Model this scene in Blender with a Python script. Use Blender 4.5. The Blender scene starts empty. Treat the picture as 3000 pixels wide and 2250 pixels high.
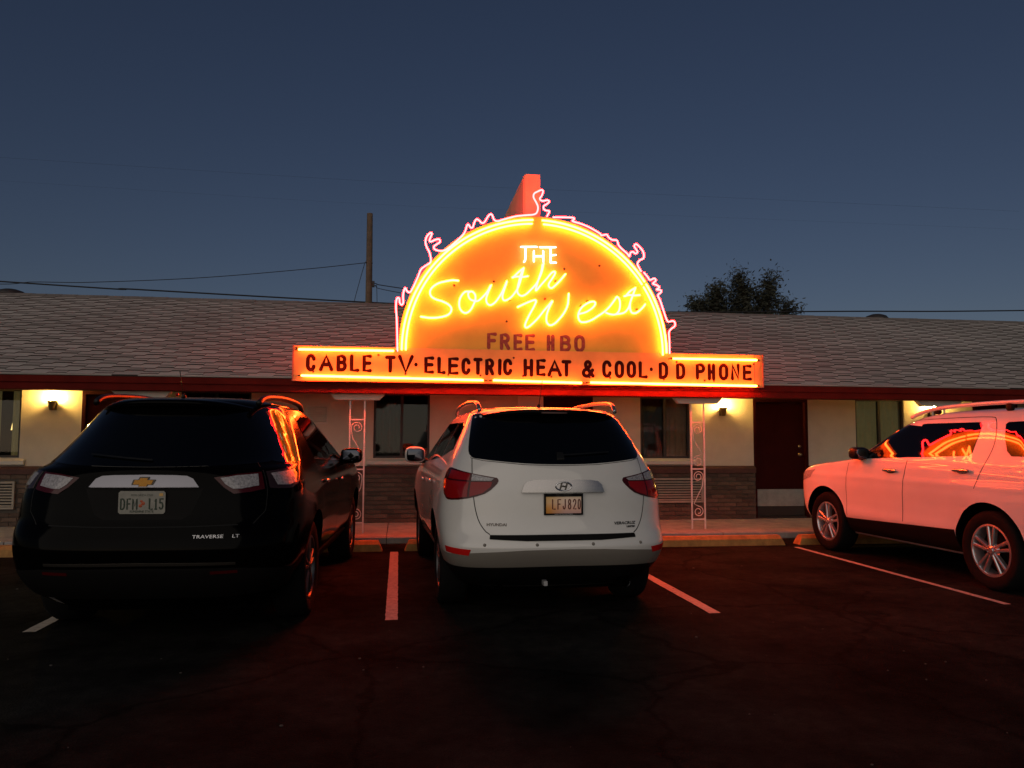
import bpy, bmesh, math, random
from mathutils import Vector, Matrix
from mathutils.bvhtree import BVHTree
from mathutils.geometry import delaunay_2d_cdt

random.seed(7)
S = bpy.context.scene
COL = S.collection
R = math.radians
PI = math.pi

# ------------------------------------------------------------------ camera
cam = bpy.data.cameras.new('camera')
cam.sensor_width = 36.0
cam.sensor_fit = 'HORIZONTAL'
cam.lens = 36.0 * 2300 / 3000
cam.clip_start = 0.05
cam.clip_end = 2000
cam_o = bpy.data.objects.new('camera', cam)
COL.objects.link(cam_o)
cam_o.matrix_world = (Matrix.Translation((0, 0, 1.42)) @ Matrix.Rotation(R(-8.15), 4, 'Z')
                      @ Matrix.Rotation(R(90 + 4.07), 4, 'X') @ Matrix.Rotation(R(0.24), 4, 'Z'))
S.camera = cam_o

# ------------------------------------------------------------------ world, sun, exposure
SUN_EL, SUN_AZ = 18.0, 204.0           # afterglow behind the photographer
world = bpy.data.worlds.new('World')
S.world = world
world.use_nodes = True
wn = world.node_tree
sky = wn.nodes.new('ShaderNodeTexSky')
sky.sky_type = 'NISHITA'
sky.sun_disc = False
sky.sun_elevation = R(SUN_EL)
sky.sun_rotation = R(SUN_AZ)
sky.air_density = 1.0
sky.dust_density = 0.3
sky.ozone_density = 2.4
bg = wn.nodes['Background']
tint = wn.nodes.new('ShaderNodeMix')
tint.data_type = 'RGBA'
tint.blend_type = 'MULTIPLY'
tint.inputs['Factor'].default_value = 1.0
tint.inputs[7].default_value = (1.05, 0.942, 1.05, 1)
wn.links.new(sky.outputs[0], tint.inputs[6])
wn.links.new(tint.outputs[2], bg.inputs[0])
bg.inputs[1].default_value = 0.0185
sun = bpy.data.lights.new('sun', 'SUN')
sun.energy = 1.0
sun.angle = R(85)
sun.color = (1.0, 0.87, 0.71)
sun_o = bpy.data.objects.new('sun', sun)
COL.objects.link(sun_o)
sd = Vector((math.sin(R(SUN_AZ)) * math.cos(R(SUN_EL)), math.cos(R(SUN_AZ)) * math.cos(R(SUN_EL)), math.sin(R(SUN_EL))))
sun_o.rotation_euler = (-sd).to_track_quat('-Z', 'Y').to_euler()
S.view_settings.view_transform = 'Standard'
S.view_settings.look = 'None'
S.view_settings.exposure = 0.0
S.view_settings.gamma = 1.0
S.render.engine = 'CYCLES'
S.cycles.use_denoising = True
S.cycles.max_bounces = 7
S.cycles.diffuse_bounces = 3
S.cycles.glossy_bounces = 4
S.cycles.transparent_max_bounces = 12
S.cycles.sample_clamp_indirect = 6.0
S.cycles.caustics_reflective = False
S.cycles.caustics_refractive = False

# ------------------------------------------------------------------ materials
MATS = {}


def mat(name, col, rough=0.5, metal=0.0, spec=0.5, coat=0.0, var=None, bump=None, emit=None, rnd=0.0):
    """Principled material; var=(scale, amount) mottles the colour, bump=(scale, strength, distance)."""
    m = bpy.data.materials.new(name)
    m.use_nodes = True
    nt = m.node_tree
    b = nt.nodes['Principled BSDF']
    b.inputs['Base Color'].default_value = (*col, 1)
    b.inputs['Roughness'].default_value = rough
    b.inputs['Metallic'].default_value = metal
    b.inputs['Specular IOR Level'].default_value = spec
    b.inputs['Coat Weight'].default_value = coat
    b.inputs['Coat Roughness'].default_value = 0.03
    tc = nt.nodes.new('ShaderNodeTexCoord')
    src = None
    if var:
        nz = nt.nodes.new('ShaderNodeTexNoise')
        nz.inputs['Scale'].default_value = var[0]
        nz.inputs['Detail'].default_value = 6
        nz.inputs['Roughness'].default_value = 0.65
        nt.links.new(tc.outputs['Object'], nz.inputs['Vector'])
        rp = nt.nodes.new('ShaderNodeValToRGB')
        a = var[1]
        rp.color_ramp.elements[0].position = 0.3
        rp.color_ramp.elements[1].position = 0.7
        rp.color_ramp.elements[0].color = (*[c * (1 - a) for c in col], 1)
        rp.color_ramp.elements[1].color = (*[min(1, c * (1 + a)) for c in col], 1)
        nt.links.new(nz.outputs['Fac'], rp.inputs['Fac'])
        src = rp.outputs['Color']
    if rnd:
        oi = nt.nodes.new('ShaderNodeObjectInfo')
        mr = nt.nodes.new('ShaderNodeMapRange')
        mr.inputs['To Min'].default_value = 1 - rnd
        mr.inputs['To Max'].default_value = 1 + rnd
        nt.links.new(oi.outputs['Random'], mr.inputs['Value'])
        mx = nt.nodes.new('ShaderNodeMix')
        mx.data_type = 'RGBA'
        mx.blend_type = 'MULTIPLY'
        mx.inputs['Factor'].default_value = 1
        if src:
            nt.links.new(src, mx.inputs[6])
        else:
            mx.inputs[6].default_value = (*col, 1)
        nt.links.new(mr.outputs[0], mx.inputs[7])
        src = mx.outputs[2]
    if src:
        nt.links.new(src, b.inputs['Base Color'])
    if bump:
        n2 = nt.nodes.new('ShaderNodeTexNoise')
        n2.inputs['Scale'].default_value = bump[0]
        n2.inputs['Detail'].default_value = 8
        nt.links.new(tc.outputs['Object'], n2.inputs['Vector'])
        bp = nt.nodes.new('ShaderNodeBump')
        bp.inputs['Strength'].default_value = bump[1]
        bp.inputs['Distance'].default_value = bump[2]
        nt.links.new(n2.outputs['Fac'], bp.inputs['Height'])
        nt.links.new(bp.outputs['Normal'], b.inputs['Normal'])
    if emit:
        b.inputs['Emission Color'].default_value = (*emit[0], 1)
        b.inputs['Emission Strength'].default_value = emit[1]
    MATS[name] = m
    return m


def glass_mat(name, tint, refl_ior=1.5, rough=0.02):
    m = bpy.data.materials.new(name)
    m.use_nodes = True
    nt = m.node_tree
    nt.nodes.clear()
    out = nt.nodes.new('ShaderNodeOutputMaterial')
    tr = nt.nodes.new('ShaderNodeBsdfTransparent')
    tr.inputs[0].default_value = (*tint, 1)
    gl = nt.nodes.new('ShaderNodeBsdfGlossy')
    gl.inputs['Roughness'].default_value = rough
    fr = nt.nodes.new('ShaderNodeFresnel')
    fr.inputs[0].default_value = refl_ior
    mx = nt.nodes.new('ShaderNodeMixShader')
    nt.links.new(fr.outputs[0], mx.inputs[0])
    nt.links.new(tr.outputs[0], mx.inputs[1])
    nt.links.new(gl.outputs[0], mx.inputs[2])
    nt.links.new(mx.outputs[0], out.inputs[0])
    MATS[name] = m
    return m


def emit_mat(name, rgb):
    m = bpy.data.materials.new(name)
    m.use_nodes = True
    nt = m.node_tree
    nt.nodes.clear()
    out = nt.nodes.new('ShaderNodeOutputMaterial')
    e = nt.nodes.new('ShaderNodeEmission')
    k = max(rgb)
    e.inputs[0].default_value = (rgb[0] / k, rgb[1] / k, rgb[2] / k, 1)
    e.inputs[1].default_value = k
    nt.links.new(e.outputs[0], out.inputs[0])
    MATS[name] = m
    return m


def asphalt_mat():
    m = mat('asphalt', (0.028, 0.027, 0.027), 0.9, spec=0.02)
    nt = m.node_tree
    b = nt.nodes['Principled BSDF']
    tc = nt.nodes.new('ShaderNodeTexCoord')

    def noise(scale, det, lo, hi, c0, c1):
        n = nt.nodes.new('ShaderNodeTexNoise')
        n.inputs['Scale'].default_value = scale
        n.inputs['Detail'].default_value = det
        n.inputs['Roughness'].default_value = 0.7
        nt.links.new(tc.outputs['Object'], n.inputs['Vector'])
        r = nt.nodes.new('ShaderNodeValToRGB')
        r.color_ramp.elements[0].position = lo
        r.color_ramp.elements[1].position = hi
        r.color_ramp.elements[0].color = (*c0, 1)
        r.color_ramp.elements[1].color = (*c1, 1)
        nt.links.new(n.outputs['Fac'], r.inputs['Fac'])
        return n, r

    def mul(a, c):
        x = nt.nodes.new('ShaderNodeMix')
        x.data_type = 'RGBA'
        x.blend_type = 'MULTIPLY'
        x.inputs['Factor'].default_value = 1
        nt.links.new(a, x.inputs[6])
        nt.links.new(c, x.inputs[7])
        return x.outputs[2]
    n1, r1 = noise(0.8, 8, 0.36, 0.70, (0.004, 0.0038, 0.0036), (0.026, 0.024, 0.022))
    n2, r2 = noise(9, 8, 0.3, 0.75, (0.6, 0.6, 0.6), (1.35, 1.33, 1.3))
    n3, r3 = noise(160, 3, 0.45, 0.62, (0.75, 0.75, 0.75), (1.5, 1.5, 1.5))
    v = nt.nodes.new('ShaderNodeTexVoronoi')
    v.feature = 'DISTANCE_TO_EDGE'
    v.inputs['Scale'].default_value = 0.55
    wv = nt.nodes.new('ShaderNodeVectorMath')
    wv.operation = 'MULTIPLY_ADD'
    wv.inputs[1].default_value = (0.35, 0.35, 0.35)
    n4 = nt.nodes.new('ShaderNodeTexNoise')
    n4.inputs['Scale'].default_value = 3
    n4.inputs['Detail'].default_value = 6
    nt.links.new(tc.outputs['Object'], n4.inputs['Vector'])
    nt.links.new(n4.outputs['Color'], wv.inputs[0])
    nt.links.new(tc.outputs['Object'], wv.inputs[2])
    nt.links.new(wv.outputs[0], v.inputs['Vector'])
    rv = nt.nodes.new('ShaderNodeValToRGB')
    rv.color_ramp.elements[0].position = 0.004
    rv.color_ramp.elements[1].position = 0.016
    rv.color_ramp.elements[0].color = (0.5, 0.5, 0.5, 1)
    rv.color_ramp.elements[1].color = (1, 1, 1, 1)
    nt.links.new(v.outputs['Distance'], rv.inputs['Fac'])
    c = mul(mul(mul(r1.outputs[0], r2.outputs[0]), r3.outputs[0]), rv.outputs[0])
    nt.links.new(c, b.inputs['Base Color'])
    bp = nt.nodes.new('ShaderNodeBump')
    bp.inputs['Strength'].default_value = 0.7
    bp.inputs['Distance'].default_value = 0.012
    nb = nt.nodes.new('ShaderNodeTexNoise')
    nb.inputs['Scale'].default_value = 70
    nb.inputs['Detail'].default_value = 6
    nt.links.new(tc.outputs['Object'], nb.inputs['Vector'])
    nt.links.new(nb.outputs['Fac'], bp.inputs['Height'])
    nt.links.new(bp.outputs['Normal'], b.inputs['Normal'])
    return m


asphalt_mat()
mat('line_paint', (0.36, 0.33, 0.31), 0.7, var=(22, 0.35), bump=(60, 0.4, 0.004))
mat('concrete', (0.30, 0.285, 0.265), 0.85, var=(5, 0.25), bump=(40, 0.35, 0.004))
mat('kerb_yellow', (0.34, 0.165, 0.040), 0.75, var=(9, 0.35), bump=(30, 0.5, 0.004))
mat('black_paint', (0.012, 0.011, 0.011), 0.6)
mat('stucco', (0.62, 0.55, 0.44), 0.9, var=(3, 0.08), bump=(55, 0.5, 0.006))
mat('white_panel', (0.80, 0.74, 0.66), 0.8, var=(4, 0.06))
mat('stucco_trim', (0.62, 0.58, 0.50), 0.75, var=(5, 0.1), bump=(40, 0.2, 0.003))
mat('brick', (0.105, 0.066, 0.046), 0.85, var=(14, 0.3), bump=(45, 0.5, 0.004), rnd=0.38)
mat('mortar', (0.09, 0.075, 0.062), 0.95, bump=(60, 0.5, 0.004))
mat('brick_cap', (0.085, 0.035, 0.028), 0.8, var=(8, 0.25))
mat('fascia', (0.115, 0.009, 0.006), 0.7, spec=0.06, var=(4, 0.2), bump=(20, 0.15, 0.003))
mat('soffit', (0.30, 0.26, 0.21), 0.85, var=(3, 0.12))
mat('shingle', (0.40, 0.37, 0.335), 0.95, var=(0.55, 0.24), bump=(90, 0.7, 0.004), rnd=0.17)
mat('shingle_under', (0.045, 0.038, 0.034), 0.95)  # deck and bare cut edges; dark edges also paint in shade below each course
mat('ridge_cap', (0.19, 0.17, 0.15), 0.95, var=(6, 0.2), bump=(90, 0.6, 0.004), rnd=0.12)
mat('door_paint', (0.040, 0.004, 0.003), 0.7, spec=0.08, var=(3, 0.2))
mat('kick_metal', (0.34, 0.33, 0.30), 0.5, metal=0.2, var=(8, 0.2))
mat('dark_frame', (0.028, 0.020, 0.017), 0.5)
mat('chrome', (0.72, 0.72, 0.74), 0.12, metal=1.0)
mat('brass', (0.45, 0.36, 0.2), 0.3, metal=1.0)
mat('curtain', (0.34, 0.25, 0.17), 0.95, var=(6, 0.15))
mat('curtain_glow', (0.22, 0.18, 0.09), 0.95, var=(6, 0.15), emit=((1.0, 0.78, 0.30), 0.045))  # cloth emits faintly: light of the room behind is put into the material
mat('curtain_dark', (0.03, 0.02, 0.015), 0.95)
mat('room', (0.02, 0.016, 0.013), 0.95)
glass_mat('window_glass', (0.88, 0.90, 0.88), 1.32)
mat('iron_white', (0.66, 0.60, 0.56), 0.5, var=(14, 0.15))
mat('ac_metal', (0.34, 0.29, 0.23), 0.6, var=(9, 0.15))
mat('dark_slot', (0.02, 0.018, 0.016), 0.8)
mat('lamp_metal', (0.12, 0.085, 0.05), 0.5, metal=0.4)
emit_mat('lamp_bulb', (850.0, 510.0, 118.0))
emit_mat('lamp_bulb_dim', (40.0, 25.0, 8.0))
mat('lamp_shade', (0.6, 0.5, 0.3), 0.9, emit=((1.0, 0.66, 0.22), 2.2))
mat('sign_panel', (0.33, 0.44, 0.045), 0.55, var=(1.1, 0.16), bump=(30, 0.1, 0.003))
mat('sign_bar', (0.44, 0.36, 0.085), 0.55, var=(1.6, 0.18), bump=(30, 0.1, 0.003))
mat('sign_edge', (0.36, 0.13, 0.07), 0.6, var=(6, 0.2))
mat('sign_fin', (0.62, 0.42, 0.25), 0.7, var=(2.5, 0.12), bump=(25, 0.15, 0.003))
mat('letter_paint', (0.016, 0.0012, 0.0012), 0.7, spec=0.1)
mat('letter_faded', (0.105, 0.045, 0.036), 0.7, var=(28, 0.5))
mat('hole', (0.012, 0.006, 0.004), 0.8)
emit_mat('neon_yellow', (122.0, 7.0, 0.85))
emit_mat('neon_red', (118.0, 0.95, 0.95))
emit_mat('neon_white', (3.2, 4.6, 4.6))
mat('neon_dead', (0.5, 0.33, 0.15), 0.3)
mat('wood_pole', (0.125, 0.085, 0.055), 0.9, var=(7, 0.35), bump=(16, 0.6, 0.01))
mat('cable', (0.012, 0.012, 0.013), 0.7)
mat('pebble', (0.075, 0.068, 0.06), 0.9, var=(3, 0.4))
mat('bark', (0.05, 0.04, 0.03), 0.95)
mat('leaf', (0.040, 0.042, 0.026), 0.8, var=(1.5, 0.5))
mat('vent_metal', (0.04, 0.038, 0.038), 0.6, metal=0.3)
# cars
mat('paint_white', (0.70, 0.685, 0.655), 0.34, coat=1.0, spec=0.5, var=(1.6, 0.05))
mat('paint_white_warm', (0.69, 0.665, 0.64), 0.34, coat=1.0, spec=0.5, var=(1.6, 0.05))
mat('paint_black', (0.0014, 0.0013, 0.0013), 0.10, coat=0.03, spec=0.03)
mat('cladding_grey', (0.20, 0.18, 0.155), 0.5)
mat('cladding_dark', (0.0065, 0.006, 0.006), 0.6, spec=0.10)
mat('car_glass', (0.0015, 0.0015, 0.0016), 0.015, spec=0.40)
mat('car_trim', (0.006, 0.006, 0.006), 0.4, spec=0.25)
mat('gap', (0.004, 0.004, 0.004), 0.9)
mat('tyre', (0.006, 0.0058, 0.0058), 0.85, spec=0.12, bump=(40, 0.3, 0.003))
mat('alloy_dark', (0.10, 0.10, 0.105), 0.4, metal=0.7)
mat('alloy', (0.60, 0.60, 0.62), 0.3, metal=0.85)
mat('well', (0.002, 0.002, 0.002), 0.95, spec=0.0)
mat('tail_red', (0.27, 0.005, 0.006), 0.12, coat=0.1, spec=0.3)
mat('reflector_red', (0.55, 0.012, 0.010), 0.25, spec=0.3)
mat('tail_deep', (0.055, 0.003, 0.004), 0.12, coat=0.1, spec=0.3)
mat('tail_clear', (0.33, 0.315, 0.325), 0.15, coat=0.5, var=(60, 0.5), bump=(90, 0.8, 0.004))
mat('tail_smoke', (0.03, 0.016, 0.018), 0.12, coat=0.1, spec=0.3)
mat('chrome_bar', (0.20, 0.20, 0.225), 0.28, metal=1.0)
mat('garnish_silver', (0.42, 0.40, 0.39), 0.22, metal=0.85)
mat('gold', (0.48, 0.23, 0.035), 0.35, metal=0.5)
mat('plate_white', (0.27, 0.26, 0.225), 0.5, var=(18, 0.12))
mat('plate_yellow', (0.62, 0.36, 0.10), 0.45)
mat('plate_green', (0.012, 0.032, 0.016), 0.5)
mat('plate_orange', (0.42, 0.075, 0.022), 0.5)
mat('plate_red', (0.20, 0.012, 0.012), 0.5)
mat('plate_brown', (0.13, 0.022, 0.012), 0.5)
mat('badge', (0.10, 0.09, 0.08), 0.3, metal=0.9)
mat('badge_light', (0.62, 0.62, 0.64), 0.3, metal=0.6)
mat('mirror', (0.075, 0.08, 0.10), 0.02, metal=1.0)
mat('interior', (0.03, 0.028, 0.027), 0.9)


def plate_sunset():
    """Licence plate print: yellow at the top left, pale in the middle, red at the foot."""
    m = mat('plate_sunset', (0.6, 0.4, 0.2), 0.45)
    nt = m.node_tree
    b = nt.nodes['Principled BSDF']
    tc = nt.nodes.new('ShaderNodeTexCoord')
    sx = nt.nodes.new('ShaderNodeSeparateXYZ')
    nt.links.new(tc.outputs['Generated'], sx.inputs[0])
    r = nt.nodes.new('ShaderNodeValToRGB')
    e = r.color_ramp.elements
    e[0].position, e[0].color = 0.05, (0.42, 0.03, 0.02, 1)
    e[1].position, e[1].color = 0.95, (0.95, 0.70, 0.40, 1)
    k = e.new(0.3)
    k.color = (0.85, 0.28, 0.10, 1)
    k = e.new(0.6)
    k.color = (0.98, 0.66, 0.48, 1)
    nt.links.new(sx.outputs['Z'], r.inputs['Fac'])
    r2 = nt.nodes.new('ShaderNodeValToRGB')
    r2.color_ramp.elements[0].position = 0.1
    r2.color_ramp.elements[1].position = 0.55
    r2.color_ramp.elements[0].color = (0.90, 0.48, 0.04, 1)
    r2.color_ramp.elements[1].color = (1.0, 0.80, 0.70, 1)
    nt.links.new(sx.outputs['X'], r2.inputs['Fac'])
    x = nt.nodes.new('ShaderNodeMix')
    x.data_type = 'RGBA'
    x.inputs['Factor'].default_value = 0.5
    nt.links.new(r.outputs[0], x.inputs[6])
    nt.links.new(r2.outputs[0], x.inputs[7])
    nt.links.new(x.outputs[2], b.inputs['Base Color'])


plate_sunset()

# ------------------------------------------------------------------ object helpers
ORG = {}


def tag(o, label=None, cat=None, group=None, kind=None):
    if label:
        o['label'] = label
    if cat:
        o['category'] = cat
    if group:
        o['group'] = group
    if kind:
        o['kind'] = kind
    return o


def thing(name, label, cat, loc=(0, 0, 0), rotz=0.0, group=None, local=False):
    """An Empty at the thing's base; parts are given in world metres unless local."""
    o = bpy.data.objects.new(name, None)
    o.empty_display_size = 0.1
    COL.objects.link(o)
    o.location = loc
    o.rotation_euler = (0, 0, rotz)
    ORG[o] = Vector((0, 0, 0)) if local else Vector(loc)
    return tag(o, label, cat, group)


def link(name, me, parent=None):
    o = bpy.data.objects.new(name, me)
    COL.objects.link(o)
    if parent is not None:
        o.parent = parent
        ORG[o] = ORG.get(parent, Vector((0, 0, 0)))
    else:
        ORG[o] = Vector((0, 0, 0))
    return o


class MB:
    def __init__(self):
        self.v, self.f, self.m = [], [], []

    def add(self, vs, fs, mi=0):
        k = len(self.v)
        self.v += [tuple(p) for p in vs]
        self.f += [tuple(i + k for i in f) for f in fs]
        self.m += [mi] * len(fs)
        return self

    def box(self, x0, x1, y0, y1, z0, z1, mi=0):
        vs = [(x, y, z) for z in (z0, z1) for y in (y0, y1) for x in (x0, x1)]
        return self.add(vs, [(0, 2, 3, 1), (4, 5, 7, 6), (0, 1, 5, 4), (2, 6, 7, 3), (0, 4, 6, 2), (1, 3, 7, 5)], mi)

    def bbox(self, x0, x1, y0, y1, z0, z1, c=0.004, mi=0):
        """box with chamfered edges along X (front and back, top and bottom)."""
        p = [(y0 + c, z0), (y1 - c, z0), (y1, z0 + c), (y1, z1 - c), (y1 - c, z1), (y0 + c, z1), (y0, z1 - c), (y0, z0 + c)]
        n = len(p)
        vs = [(x0, y, z) for y, z in p] + [(x1, y, z) for y, z in p]
        fs = [tuple(range(n - 1, -1, -1))[::-1][::-1], tuple(range(n, 2 * n))]
        fs = [tuple(reversed(range(n))), tuple(range(n, 2 * n))] + [(i, (i + 1) % n, n + (i + 1) % n, n + i) for i in range(n)]
        return self.add(vs, fs, mi)

    def prism_y(self, poly, y0, y1, mi=0):
        """polygon in (x, z), counter-clockwise seen from -Y, swept from y0 (front) to y1."""
        n = len(poly)
        vs = [(x, y0, z) for x, z in poly] + [(x, y1, z) for x, z in poly]
        fs = [tuple(range(n)), tuple(reversed(range(n, 2 * n)))] + [(i, n + i, n + (i + 1) % n, (i + 1) % n) for i in range(n)]
        return self.add(vs, fs, mi)

    def prism_x(self, poly, x0, x1, mi=0):
        """polygon in (y, z) swept along x."""
        n = len(poly)
        vs = [(x0, y, z) for y, z in poly] + [(x1, y, z) for y, z in poly]
        fs = [tuple(range(n)), tuple(reversed(range(n, 2 * n)))] + [(i, n + i, n + (i + 1) % n, (i + 1) % n) for i in range(n)]
        return self.add(vs, fs, mi)

    def tube(self, path, r, n=8, caps=True, mi=0, radii=None):
        P = [Vector(p) for p in path]
        T = []
        for i in range(len(P)):
            a = P[max(0, i - 1)]
            b = P[min(len(P) - 1, i + 1)]
            t = (b - a)
            T.append(t.normalized() if t.length > 1e-9 else Vector((0, 0, 1)))
        up = Vector((0, 0, 1)) if abs(T[0].z) < 0.9 else Vector((1, 0, 0))
        N = T[0].cross(up).normalized()
        vs, fs = [], []
        for i, p in enumerate(P):
            if i:
                N = (N - T[i] * N.dot(T[i]))
                N = N.normalized() if N.length > 1e-6 else T[i].orthogonal().normalized()
            B = T[i].cross(N)
            rr = radii[i] if radii else r
            for k in range(n):
                a = 2 * PI * k / n
                vs.append(p + N * (rr * math.cos(a)) + B * (rr * math.sin(a)))
        for i in range(len(P) - 1):
            for k in range(n):
                k2 = (k + 1) % n
                fs.append((i * n + k, i * n + k2, (i + 1) * n + k2, (i + 1) * n + k))
        if caps:
            fs.append(tuple(reversed(range(n))))
            fs.append(tuple(range((len(P) - 1) * n, len(P) * n)))
        return self.add(vs, fs, mi)

    def stroke(self, path, y, r, ry, n=8, ends=3, mi=0):
        """rounded strip along a path in the (x, z) plane at depth y; r half width, ry half depth."""
        P = [Vector((a, b)) for a, b in path]
        P = [p for i, p in enumerate(P) if i == 0 or (p - P[i - 1]).length > 1e-5]
        if len(P) < 2:
            P = [P[0], P[0] + Vector((1e-3, 0))]
        T = []
        for i in range(len(P)):
            t = P[min(len(P) - 1, i + 1)] - P[max(0, i - 1)]
            T.append(t.normalized() if t.length > 1e-9 else (P[i] - P[i - 1]).normalized())
        rows = []
        for e in range(ends, 0, -1):
            a = e / (ends + 0.15) * PI / 2
            rows.append((P[0] - T[0] * (r * math.sin(a)), T[0], math.cos(a)))
        for p, t in zip(P, T):
            rows.append((p, t, 1.0))
        for e in range(1, ends + 1):
            a = e / (ends + 0.15) * PI / 2
            rows.append((P[-1] + T[-1] * (r * math.sin(a)), T[-1], math.cos(a)))
        vs, fs = [], []
        for p, t, s in rows:
            nx, nz = -t.y, t.x
            for k in range(n):
                a = 2 * PI * k / n
                c = r * s * math.cos(a)
                vs.append((p.x + nx * c, y - ry * s * math.sin(a), p.y + nz * c))
        for i in range(len(rows) - 1):
            for k in range(n):
                k2 = (k + 1) % n
                fs.append((i * n + k, (i + 1) * n + k, (i + 1) * n + k2, i * n + k2))
        fs.append(tuple(range(n)))
        fs.append(tuple(reversed(range((len(rows) - 1) * n, len(rows) * n))))
        return self.add(vs, fs, mi)

    def lathe(self, prof, c=(0, 0, 0), axis='z', n=24, mi=0, a0=0, a1=2 * PI):
        """profile [(radius, height)] turned about an axis through c."""
        full = abs(a1 - a0 - 2 * PI) < 1e-6
        m = n if full else n + 1
        vs, fs = [], []
        for k in range(m):
            a = a0 + (a1 - a0) * k / n
            ca, sa = math.cos(a), math.sin(a)
            for r, h in prof:
                if axis == 'z':
                    p = (c[0] + r * ca, c[1] + r * sa, c[2] + h)
                elif axis == 'x':
                    p = (c[0] + h, c[1] + r * ca, c[2] + r * sa)
                else:
                    p = (c[0] + r * sa, c[1] + h, c[2] + r * ca)
                vs.append(p)
        q = len(prof)
        for k in range(n):
            k2 = (k + 1) % m
            for i in range(q - 1):
                fs.append((k * q + i, k2 * q + i, k2 * q + i + 1, k * q + i + 1))
        return self.add(vs, fs, mi)

    def sellip(self, c, rx, ry, rz, e=0.6, nu=20, nv=12, mi=0):
        """superellipsoid: e below 1 is boxy."""
        f = lambda v: math.copysign(abs(v) ** e, v)
        vs, fs = [], []
        for j in range(nv + 1):
            b = -PI / 2 + PI * j / nv
            for i in range(nu):
                a = 2 * PI * i / nu
                vs.append((c[0] + rx * f(math.cos(b)) * f(math.cos(a)), c[1] + ry * f(math.cos(b)) * f(math.sin(a)), c[2] + rz * f(math.sin(b))))
        for j in range(nv):
            for i in range(nu):
                i2 = (i + 1) % nu
                fs.append((j * nu + i, j * nu + i2, (j + 1) * nu + i2, (j + 1) * nu + i))
        return self.add(vs, fs, mi)

    def mesh(self, name, mats, smooth=False, off=Vector((0, 0, 0)), angle=None):
        me = bpy.data.meshes.new(name)
        me.from_pydata([tuple(Vector(v) - off) for v in self.v], [], self.f)
        for m in (mats if isinstance(mats, (list, tuple)) else [mats]):
            me.materials.append(MATS[m])
        me.polygons.foreach_set('material_index', self.m)
        bm = bmesh.new()
        bm.from_mesh(me)
        bmesh.ops.recalc_face_normals(bm, faces=bm.faces)
        bm.to_mesh(me)
        bm.free()
        if smooth:
            me.polygons.foreach_set('use_smooth', [True] * len(me.polygons))
            if angle is not None:
                me.set_sharp_from_angle(angle=angle)
        me.update()
        return me

    def build(self, name, mats, parent=None, smooth=False, angle=None):
        off = ORG.get(parent, Vector((0, 0, 0))) if parent is not None else Vector((0, 0, 0))
        return link(name, self.mesh(name, mats, smooth, off, angle), parent)


def structure(name, mb, m, smooth=False):
    return tag(mb.build(name, m, None, smooth), kind='structure')


def catmull(pts, k=5, closed=False):
    P = [Vector(p) for p in pts]
    if len(P) < 3:
        return [tuple(p) for p in P]
    out = []
    n = len(P)
    for i in range(n - 1):
        p0 = P[i - 1] if i > 0 else P[0] * 2 - P[1]
        p1, p2 = P[i], P[i + 1]
        p3 = P[i + 2] if i + 2 < n else P[-1] * 2 - P[-2]
        for j in range(k):
            t = j / k
            out.append(tuple(0.5 * ((2 * p1) + (p2 - p0) * t + (2 * p0 - 5 * p1 + 4 * p2 - p3) * t * t + (3 * p1 - p0 - 3 * p2 + p3) * t ** 3)))
    out.append(tuple(P[-1]))
    return out


def arc(cx, cz, r, a0, a1, n=10, rz=None):
    rz = r if rz is None else rz
    return [(cx + r * math.cos(R(a0 + (a1 - a0) * i / n)), cz + rz * math.sin(R(a0 + (a1 - a0) * i / n))) for i in range(n + 1)]


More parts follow.
